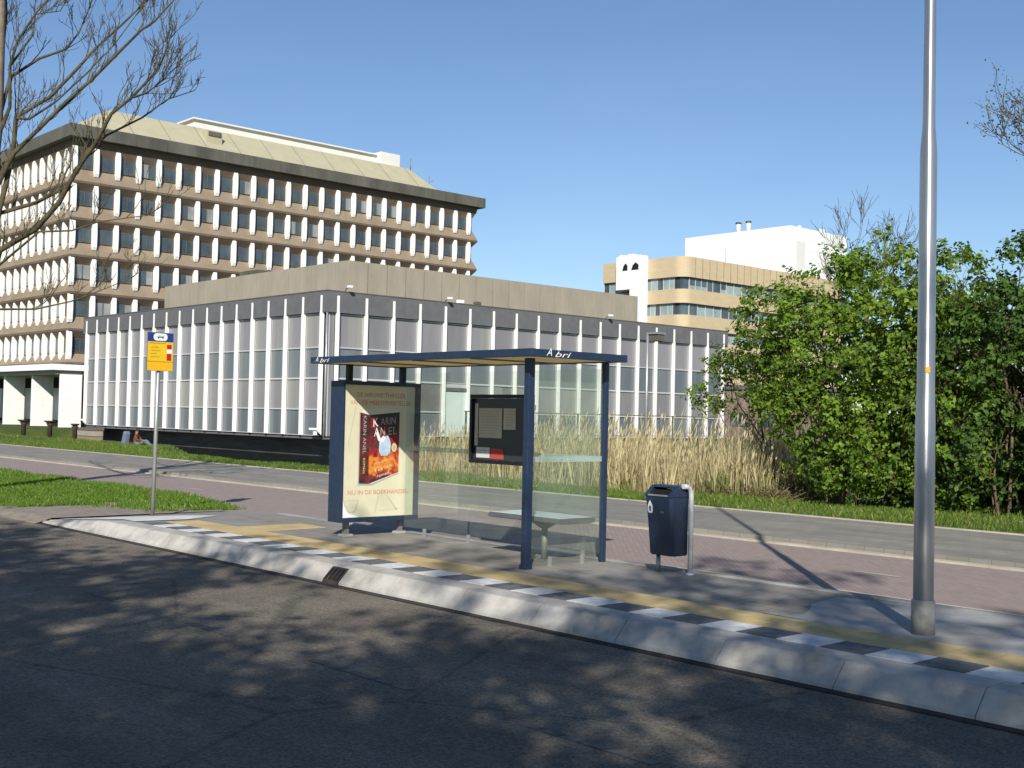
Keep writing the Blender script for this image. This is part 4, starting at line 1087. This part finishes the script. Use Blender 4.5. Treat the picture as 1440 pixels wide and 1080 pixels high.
# --- bare tree at the left edge: real limbs with twigs
def bare_tree():
    r = random.Random(21)
    root = tag(empty('bare_tree', (-24.75, 8.4, -.12)), 'leafless tree with spreading bare branches rising from the left grass verge', 'tree')
    global OFF; OFF = Vector((-24.75, 8.4, -.12))
    trunk = [(-24.97,8.13,-.3),(-24.95,8.12,.3),(-24.88,8.06,4.05),(-24.79,8.10,5.48),(-24.65,8.2,7.2),(-24.58,8.2,9.48),(-24.55,8.18,10.63),(-24.5,8.2,12.2),(-24.4,8.3,13.4)]
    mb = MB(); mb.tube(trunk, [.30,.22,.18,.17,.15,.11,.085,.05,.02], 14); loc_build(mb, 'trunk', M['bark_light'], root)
    L_ = {
    'a': ([(-24.7,8.25,5.05),(-24.59,8.43,6.07),(-24.56,8.54,6.73),(-24.58,8.58,7.47),(-24.19,9.09,7.9),(-23.91,9.47,8.44),(-23.68,9.8,8.95),(-23.38,10.21,9.47),(-23.08,10.62,10.02),(-22.82,10.98,10.64)], .075),
    'a2': ([(-24.58,8.56,7.45),(-24.30,8.75,7.42),(-23.9,9.1,7.75),(-23.4,9.5,8.3),(-23.0,9.9,8.9),(-22.6,10.3,9.7)], .04),
    'b': ([(-24.68,8.24,5.91),(-24.29,8.47,6.68),(-23.93,8.69,7.02),(-23.36,9.12,7.67),(-22.9,9.44,8.1),(-22.36,9.85,8.73),(-22.03,10.03,9.02),(-21.76,10.16,9.15),(-21.41,10.36,9.51),(-21.13,10.49,9.92)], .065),
    'c': ([(-24.73,8.25,4.05),(-24.42,8.3,4.72),(-23.76,8.75,5.13),(-23.26,9.0,5.63),(-22.86,9.16,6.23),(-22.42,9.35,6.75),(-22.04,9.48,7.27),(-21.61,9.68,7.54),(-21.14,9.9,7.95),(-20.95,9.95,8.15),(-20.75,10.02,8.6)], .085),
    'c2': ([(-21.55,9.7,7.54),(-21.1,9.75,7.55),(-20.75,9.72,7.58),(-20.5,9.80,7.72)], .03),
    'e': ([(-24.72,8.23,5.05),(-24.76,8.39,5.51),(-24.42,8.97,5.76),(-24.13,9.5,6.14),(-24.03,9.81,6.86),(-23.88,10.18,7.27),(-23.52,10.78,7.69),(-23.31,11.22,8.12),(-23.07,11.69,8.35)], .065),
    'f': ([(-24.72,8.25,4.34),(-24.36,8.29,4.43),(-23.59,8.75,5.06),(-22.93,9.13,5.06),(-22.32,9.43,5.21),(-21.45,10.03,5.32)], .04),
    'g': ([(-24.74,8.27,3.62),(-24.78,8.46,3.57),(-24.45,9.05,3.6),(-24.12,9.65,3.79),(-23.79,10.24,4.09),(-23.59,10.69,4.34)], .035),
    'i': ([(-24.65,8.22,7.05),(-24.62,8.45,8.26),(-24.39,8.94,8.71),(-24.18,9.4,8.96),(-24.17,9.65,9.36),(-24.17,9.87,9.96),(-24.25,10.01,10.6)], .05),
    'j': ([(-24.65,8.23,6.91),(-24.39,8.39,7.61),(-24.31,8.34,8.41),(-24.14,8.41,8.89),(-23.82,8.64,9.44),(-23.6,8.78,9.68),(-23.41,8.87,10.08)], .055),
    'k': ([(-24.63,8.2,8.05),(-24.6,8.3,8.93),(-24.62,8.35,9.53),(-24.7,8.33,10.27)], .05),
    'm': ([(-24.31,8.34,8.41),(-24.38,8.78,9.14),(-24.35,8.82,9.58),(-24.04,9.2,9.67),(-23.86,9.41,10.19)], .035),
    'n': ([(-24.7,8.2,4.6),(-25.2,7.6,5.3),(-25.9,7.0,6.2),(-26.6,6.2,7.2),(-27.2,5.6,8.3)], .08),
    'o': ([(-24.7,8.2,5.6),(-25.4,8.6,6.4),(-26.4,9.2,7.2),(-27.4,9.6,8.2),(-28.2,9.9,9.4)], .075),
    'p': ([(-24.65,8.2,6.6),(-24.6,7.5,7.3),(-24.3,6.7,8.1),(-24.1,5.9,9.0),(-24.0,5.2,10.0)], .07),
    'q': ([(-24.6,8.2,8.4),(-25.0,7.8,9.2),(-25.6,7.4,10.2),(-26.0,7.1,11.3)], .055),
    }
    for key, (pts, r0) in L_.items():
        mb = MB(); n = len(pts); r0 *= .78
        rads = [max(.009, r0*(1-.82*i/(n-1))) for i in range(n)]
        mb.tube(pts, rads, 7, 0, cap=False)
        vs = [Vector(p) for p in pts]
        start = 1 if key in ('c2','a2') else 2
        for i in range(start, n):
            a = vs[i-1]; b = vs[i]; d = (b-a).normalized(); ln = (b-a).length
            cnt = 2 if i < n-2 else 4
            if key in ('c','c2','b','e'): cnt += 1
            for _ in range(cnt):
                t = r.random(); p = a.lerp(b, t)
                ax = Vector((r.gauss(0,1), r.gauss(0,1), abs(r.gauss(0,.9))+.25)).normalized()
                nd = (d*.75+ax*.75).normalized()
                grow(mb, r, p, nd, r.uniform(.3,.78), max(.009, rads[i]*.45), 2, 4, [], .5, (2,3), .35, .16, 4, .62, 4, 1, .0055)
        grow(mb, r, vs[-1], vs[-1]-vs[-2], .22, rads[-1], 2, 4, [], .45, (2,3), .3, .15, 4, .65, 4, 1, .0055)
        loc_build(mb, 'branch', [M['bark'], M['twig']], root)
bare_tree()

# --- shrubs on the far bank: stems plus leaf sprays gathered in lobes
def shrub(label, base, lobes, seed, mats, dens, size, nst=9, name='shrub'):
    """lobes: (x, y, z, rx, ry, rz) in world space; sprays thin out towards the inside"""
    global OFF
    r = random.Random(seed); cx, cy = base; z0 = gz(cx, cy)
    root = tag(empty(name, (cx, cy, z0)), label, 'shrub'); OFF = Vector((cx, cy, z0))
    st = MB(); lf = MB()
    for k in range(nst):          # stems reach for the lobes
        lb = lobes[k % len(lobes)]
        p = Vector((cx + (lb[0]-cx)*.45 + r.gauss(0,.18), cy + r.gauss(0,.25), z0-.1)); q = Vector(lb[:3])
        m1 = p.lerp(q, .35) + Vector((r.gauss(0,.12), r.gauss(0,.12), .25)); m2 = p.lerp(q, .7) + Vector((r.gauss(0,.15), r.gauss(0,.15), .15))
        rd = r.uniform(.018,.038)
        st.tube([p, m1, m2, q], [rd, rd*.8, rd*.55, rd*.25], 6, 0, False)
        for t in range(7):
            a = m1.lerp(m2, r.random()) if r.random() < .4 else m2.lerp(q, r.random())
            d = Vector((r.gauss(0,1), r.gauss(0,1), abs(r.gauss(0,.8))))
            grow(st, r, a, d, r.uniform(.5,.95), rd*.4, 2, 3, [], .55, (2,3), .3, .16, 4, .6, 4, 0, .005)
    for (lx_, ly_, lz_, rx, ry_, rz) in lobes:
        C0 = Vector((lx_, ly_, lz_))
        n = int(dens*(rx*ry_+rx*rz+ry_*rz)*.85)
        for _ in range(n):              # a rounded clump of sprays
            u = Vector((r.gauss(0,1), r.gauss(0,1), r.gauss(0,1))).normalized()
            rad = 1 - abs(r.gauss(0,.22)); shoot = r.random() < .09
            if shoot: rad = r.uniform(1.0, 1.22)
            q = C0 + Vector((u.x*rx, u.y*ry_, u.z*rz))*max(.2, rad)
            if q.z < z0+.15: q.z = z0 + r.uniform(.12,.5)
            cr_ = r.uniform(.16,.34)*(.7 if shoot else 1); bright = r.gauss(0,.55)
            for _ in range(r.randint(4, 8)):
                o_ = Vector((r.gauss(0,1), r.gauss(0,1), r.gauss(0,1))).normalized()
                o_ = (o_ + u*.5).normalized()
                p = q + o_*cr_*r.uniform(.3,1.0)
                d = (o_*.6 + u*.4 + Vector((r.gauss(0,.3), r.gauss(0,.3), r.gauss(.25,.3)))).normalized()
                L = r.uniform(.10,.26)*(1.5 if shoot else 1); e = p + d*L
                if r.random() < .35: st.tube([q, p, e], [.006,.004,.003], 3, 0, False)
                k = 0 if bright + u.z*.8 + r.gauss(0,.35) > -.3 else 1  # upward clumps mostly get the paler leaf, light put into the colour
                for _ in range(r.randint(7, 13)):
                    c = p.lerp(e, r.random()) + Vector((r.gauss(0,.05), r.gauss(0,.05), r.gauss(0,.045)))
                    nrm = (o_*.75 + u*.3 + Vector((0,0,.3)) + Vector((r.gauss(0,.40), r.gauss(0,.40), r.gauss(0,.38)))).normalized()
                    b = nrm.orthogonal().normalized(); b = Matrix.Rotation(r.uniform(0,6.28), 3, nrm) @ b; a = nrm.cross(b)
                    s_ = size*r.uniform(.45,1.5)*.92; w_ = s_*r.uniform(.28,.42)
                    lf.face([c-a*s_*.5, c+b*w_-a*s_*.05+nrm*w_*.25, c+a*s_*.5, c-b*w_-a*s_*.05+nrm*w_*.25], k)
    loc_build(st, 'stems', M['stem'], root); loc_build(lf, 'crown', [M[m] for m in mats], root)
    return root
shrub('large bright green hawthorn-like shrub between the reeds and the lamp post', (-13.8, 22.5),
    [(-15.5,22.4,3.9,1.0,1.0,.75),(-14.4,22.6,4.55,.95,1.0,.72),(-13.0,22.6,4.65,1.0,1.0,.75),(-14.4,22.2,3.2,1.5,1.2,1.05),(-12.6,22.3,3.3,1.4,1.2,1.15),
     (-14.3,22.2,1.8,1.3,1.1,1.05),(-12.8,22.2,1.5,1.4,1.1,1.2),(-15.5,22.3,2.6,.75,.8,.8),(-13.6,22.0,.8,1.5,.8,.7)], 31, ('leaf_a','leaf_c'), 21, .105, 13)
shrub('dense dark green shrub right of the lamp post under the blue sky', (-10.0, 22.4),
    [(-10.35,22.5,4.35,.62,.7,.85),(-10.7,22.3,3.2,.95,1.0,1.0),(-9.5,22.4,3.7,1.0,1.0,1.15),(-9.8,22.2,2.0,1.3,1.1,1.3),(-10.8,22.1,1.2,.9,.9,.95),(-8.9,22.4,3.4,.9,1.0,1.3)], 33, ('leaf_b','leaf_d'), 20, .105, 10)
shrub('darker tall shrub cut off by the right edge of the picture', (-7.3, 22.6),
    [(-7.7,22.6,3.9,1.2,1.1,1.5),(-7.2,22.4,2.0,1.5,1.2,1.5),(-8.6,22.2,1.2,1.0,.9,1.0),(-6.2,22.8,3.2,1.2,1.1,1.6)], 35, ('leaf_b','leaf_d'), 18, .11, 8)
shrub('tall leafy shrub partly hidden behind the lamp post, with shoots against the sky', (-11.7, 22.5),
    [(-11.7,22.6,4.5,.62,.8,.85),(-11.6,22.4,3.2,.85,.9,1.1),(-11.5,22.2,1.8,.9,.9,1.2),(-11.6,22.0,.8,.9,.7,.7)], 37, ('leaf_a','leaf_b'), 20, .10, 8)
shrub('thin pale green sapling leaning over the reeds against the white fins', (-15.9, 23.2),
    [(-17.6,23.0,2.85,.65,.5,.34),(-18.1,23.0,2.2,.5,.4,.26),(-16.9,23.0,3.1,.55,.5,.45),(-17.0,23.0,2.1,.5,.4,.3),(-16.3,23.0,2.7,.5,.5,.5)], 39, ('leaf_c','leaf_a'), 30, .085, 6)
shrub('unseen dark-leaved bush added behind the large bright shrub to block sky brightness', (-13.2, 25.6),
    [(-14.6,25.2,2.2,1.5,.8,2.0),(-12.4,25.2,2.2,1.6,.8,2.2),(-13.5,25.4,3.3,1.6,.8,1.0),(-13.4,25.6,.9,2.6,.7,1.2)], 41, ('leaf_d','leaf_d'), 24, .15, 6)  # added filler bush, dark leaves close the bright sky gaps
shrub('unseen dark-leaved bush added behind the dark shrubs at the right to block sky brightness', (-8.6, 25.4),
    [(-10.2,25.2,2.0,1.6,.8,2.1),(-7.6,25.2,2.2,1.8,.8,2.3),(-5.4,25.2,2.0,1.6,.8,2.2),(-9.0,25.4,.8,3.0,.7,1.2)], 43, ('leaf_d','leaf_d'), 24, .15, 6)  # second added bush, blocks horizon brightness between the dark shrubs

def twiggy(name, label, x, y, z0, h, seed, spread=.5, leafn=0, lm='leaf_y', size=.07, lean=(0,0), sides_to=None, maxlev=4, rad=.09, trunkf=.36, blen=.3):
    global OFF
    r = random.Random(seed)
    root = tag(empty(name, (x, y, z0)), label, 'tree'); OFF = Vector((x, y, z0))
    tr = MB(); tr.tube([(x,y,z0-.3),(x+lean[0]*.3,y+lean[1]*.3,z0+h*trunkf),(x+lean[0],y+lean[1],z0+h*.75)], [rad*1.3,rad,rad*.4], 10); loc_build(tr, 'trunk', M['bark'], root)
    mb = MB(); tips = []
    for k in range(9):
        t = r.uniform(.35,.98); p = Vector((x+lean[0]*t*.8, y+lean[1]*t*.8, z0+h*(trunkf*.8+t*(.75-trunkf*.8))))
        a = 2.4*k; d = Vector((math.cos(a)*.8, math.sin(a)*.8, .85))
        grow(mb, r, p, d, h*blen*r.uniform(.7,1.1), rad*.42, 1, maxlev, tips, spread, (3,5), .28, .14, 4, .62, 5, 0, .006)
    loc_build(mb, 'branches', M['twig'], root)
    if leafn:
        lf = MB()
        for lev, pts in tips:
            if lev >= 2:
                for p in pts[1:]: leaves(lf, r, p, leafn, .10, size)
        loc_build(lf, 'crown', M[lm], root)
    return root
twiggy('bare_tree', 'leafless twiggy tree showing against the sky behind the large shrub', -20.0, 33.0, -.1, 8.2, 51, rad=.08, trunkf=.6, blen=.20)
twiggy('budding_tree', 'budding tree with drooping brownish twigs at the right edge of the sky', -9.75, 25.4, -.2, 9.0, 57, .55, 2, 'leaf_y', .055, rad=.13, trunkf=.6, blen=.29)

# --- roadside trees behind the viewer (their shade lies on the road)
def shade_tree(label, x, y, h, cr, cz, seed, nc):
    global OFF
    r = random.Random(seed)
    root = tag(empty('roadside_tree', (x, y, -.06)), label, 'tree', 'roadside trees on the near pavement'); OFF = Vector((x, y, -.06))
    tr = MB(); tr.tube([(x,y,-.2),(x+.1,y,2.2),(x+.1,y+.1,h*.6),(x,y,h*.9)], [.22,.17,.11,.03], 10); loc_build(tr, 'trunk', M['bark'], root)
    bm_ = MB(); tips = []
    for k in range(14):
        t = r.random(); p = Vector((x+.08, y+.05, lerp(cz-.5*(h-cz), h*.85, t))); a = 2.4*k
        grow(bm_, r, p, (math.cos(a), math.sin(a), .7), cr*.85*r.uniform(.8,1.1), .05, 1, 3, tips, .6, (4,6), .15, .15, 4, .6, 5, 0, .008)
    loc_build(bm_, 'branches', M['twig'], root)
    lf = MB(); cl = [p for lev, pts in tips if lev >= 2 for p in pts[1:]]
    r.shuffle(cl)
    for p in cl[:nc]: leaves(lf, r, p, r.randint(4, 9), .17, .20)
    loc_build(lf, 'crown', M['leaf_c'], root)
for i, (x, y, h, cr, cz, nc) in enumerate(((-12.5,-7.2,8.6,3.2,5.4,1250),(-7.5,-6.9,8.4,3.2,5.4,1200),(-2.6,-7.0,8.8,3.3,5.6,1200),(2.6,-6.0,9.0,3.4,5.6,1200),(7.4,-6.2,11.6,3.7,6.6,1300),(12.0,-6.0,11.2,3.7,6.6,800),(17.5,-6.1,11.2,3.7,6.6,800),(5.2,-10,10.0,3.6,6.2,800),(-.5,-10.2,9.6,3.6,6.2,800))):
    shade_tree('leafy roadside tree casting its shade over the road', x, y, h, cr, cz, 70+i, nc)

# ------------------------------------------------------------------ camera, sun, sky
cam = bpy.data.cameras.new('camera'); co = bpy.data.objects.new('camera', cam); COL.objects.link(co)
f_px, pitch, roll, yaw = 1673.03, .0274588, .02152067, .833575668
Fw = Vector((-math.sin(yaw)*math.cos(pitch), math.cos(yaw)*math.cos(pitch), math.sin(pitch)))
Rt = Vector((math.cos(yaw), math.sin(yaw), 0)); Up = Rt.cross(Fw)
R2 = Rt*math.cos(roll)+Up*math.sin(roll); U2 = Up*math.cos(roll)-Rt*math.sin(roll)
co.matrix_world = Matrix(((R2.x,U2.x,-Fw.x,0),(R2.y,U2.y,-Fw.y,0),(R2.z,U2.z,-Fw.z,1.62),(0,0,0,1)))
cam.sensor_fit = 'HORIZONTAL'; cam.sensor_width = 36; cam.lens = f_px/1440*36
cam.clip_start = .05; cam.clip_end = 5000
sc.camera = co

EL = math.radians(31.0); AZ = math.atan2(.70, -.714)     # clockwise from +Y
sd = Vector((math.sin(AZ)*math.cos(EL), math.cos(AZ)*math.cos(EL), math.sin(EL)))
sun = bpy.data.lights.new('sun', 'SUN'); sun.energy = 4.8; sun.angle = math.radians(.53); sun.color = (1,.955,.875)
so = bpy.data.objects.new('sun', sun); COL.objects.link(so); so.rotation_euler = (-sd).to_track_quat('-Z','Y').to_euler(); so.location = sd*60
w = bpy.data.worlds.new('World'); sc.world = w; w.use_nodes = True
nt = w.node_tree; bg = nt.nodes['Background']; sk = nt.nodes.new('ShaderNodeTexSky')
sk.sky_type = 'NISHITA'; sk.sun_disc = False; sk.sun_elevation = EL; sk.sun_rotation = AZ
sk.air_density = 1.0; sk.dust_density = .15; sk.ozone_density = 1.6; sk.altitude = 0
tn = nt.nodes.new('ShaderNodeMixRGB'); tn.blend_type = 'MULTIPLY'; tn.inputs[0].default_value = 1; tn.inputs[2].default_value = (.84,.96,1.12,1)
nt.links.new(sk.outputs[0], tn.inputs[1])
tc = nt.nodes.new('ShaderNodeTexCoord'); mp = nt.nodes.new('ShaderNodeMapping'); mp.inputs['Scale'].default_value = (1.2,2.2,6); mp.inputs['Rotation'].default_value = (.25,.2,.6)
nz = nt.nodes.new('ShaderNodeTexNoise'); nz.inputs['Scale'].default_value = 2.2; nz.inputs['Detail'].default_value = 7; nz.inputs['Roughness'].default_value = .6; nz.inputs['Distortion'].default_value = .6
cr = nt.nodes.new('ShaderNodeValToRGB'); cr.color_ramp.elements[0].position = .42; cr.color_ramp.elements[1].position = .82; cr.color_ramp.elements[0].color = (1,1,1,1); cr.color_ramp.elements[1].color = (1.10,1.05,1.015,1)
nt.links.new(tc.outputs['Generated'], mp.inputs[0]); nt.links.new(mp.outputs[0], nz.inputs['Vector']); nt.links.new(nz.outputs['Fac'], cr.inputs[0])
wm_ = nt.nodes.new('ShaderNodeMixRGB'); wm_.blend_type = 'MULTIPLY'; wm_.inputs[0].default_value = 1
nt.links.new(tn.outputs[0], wm_.inputs[1]); nt.links.new(cr.outputs[0], wm_.inputs[2]); nt.links.new(wm_.outputs[0], bg.inputs[0]); bg.inputs[1].default_value = .081
sc.view_settings.view_transform = 'Standard'; sc.view_settings.look = 'None'; sc.view_settings.gamma = 1; sc.view_settings.exposure = .33
sc.view_settings.use_curve_mapping = False
sc.cycles.transparent_max_bounces = 16; sc.cycles.max_bounces = 6
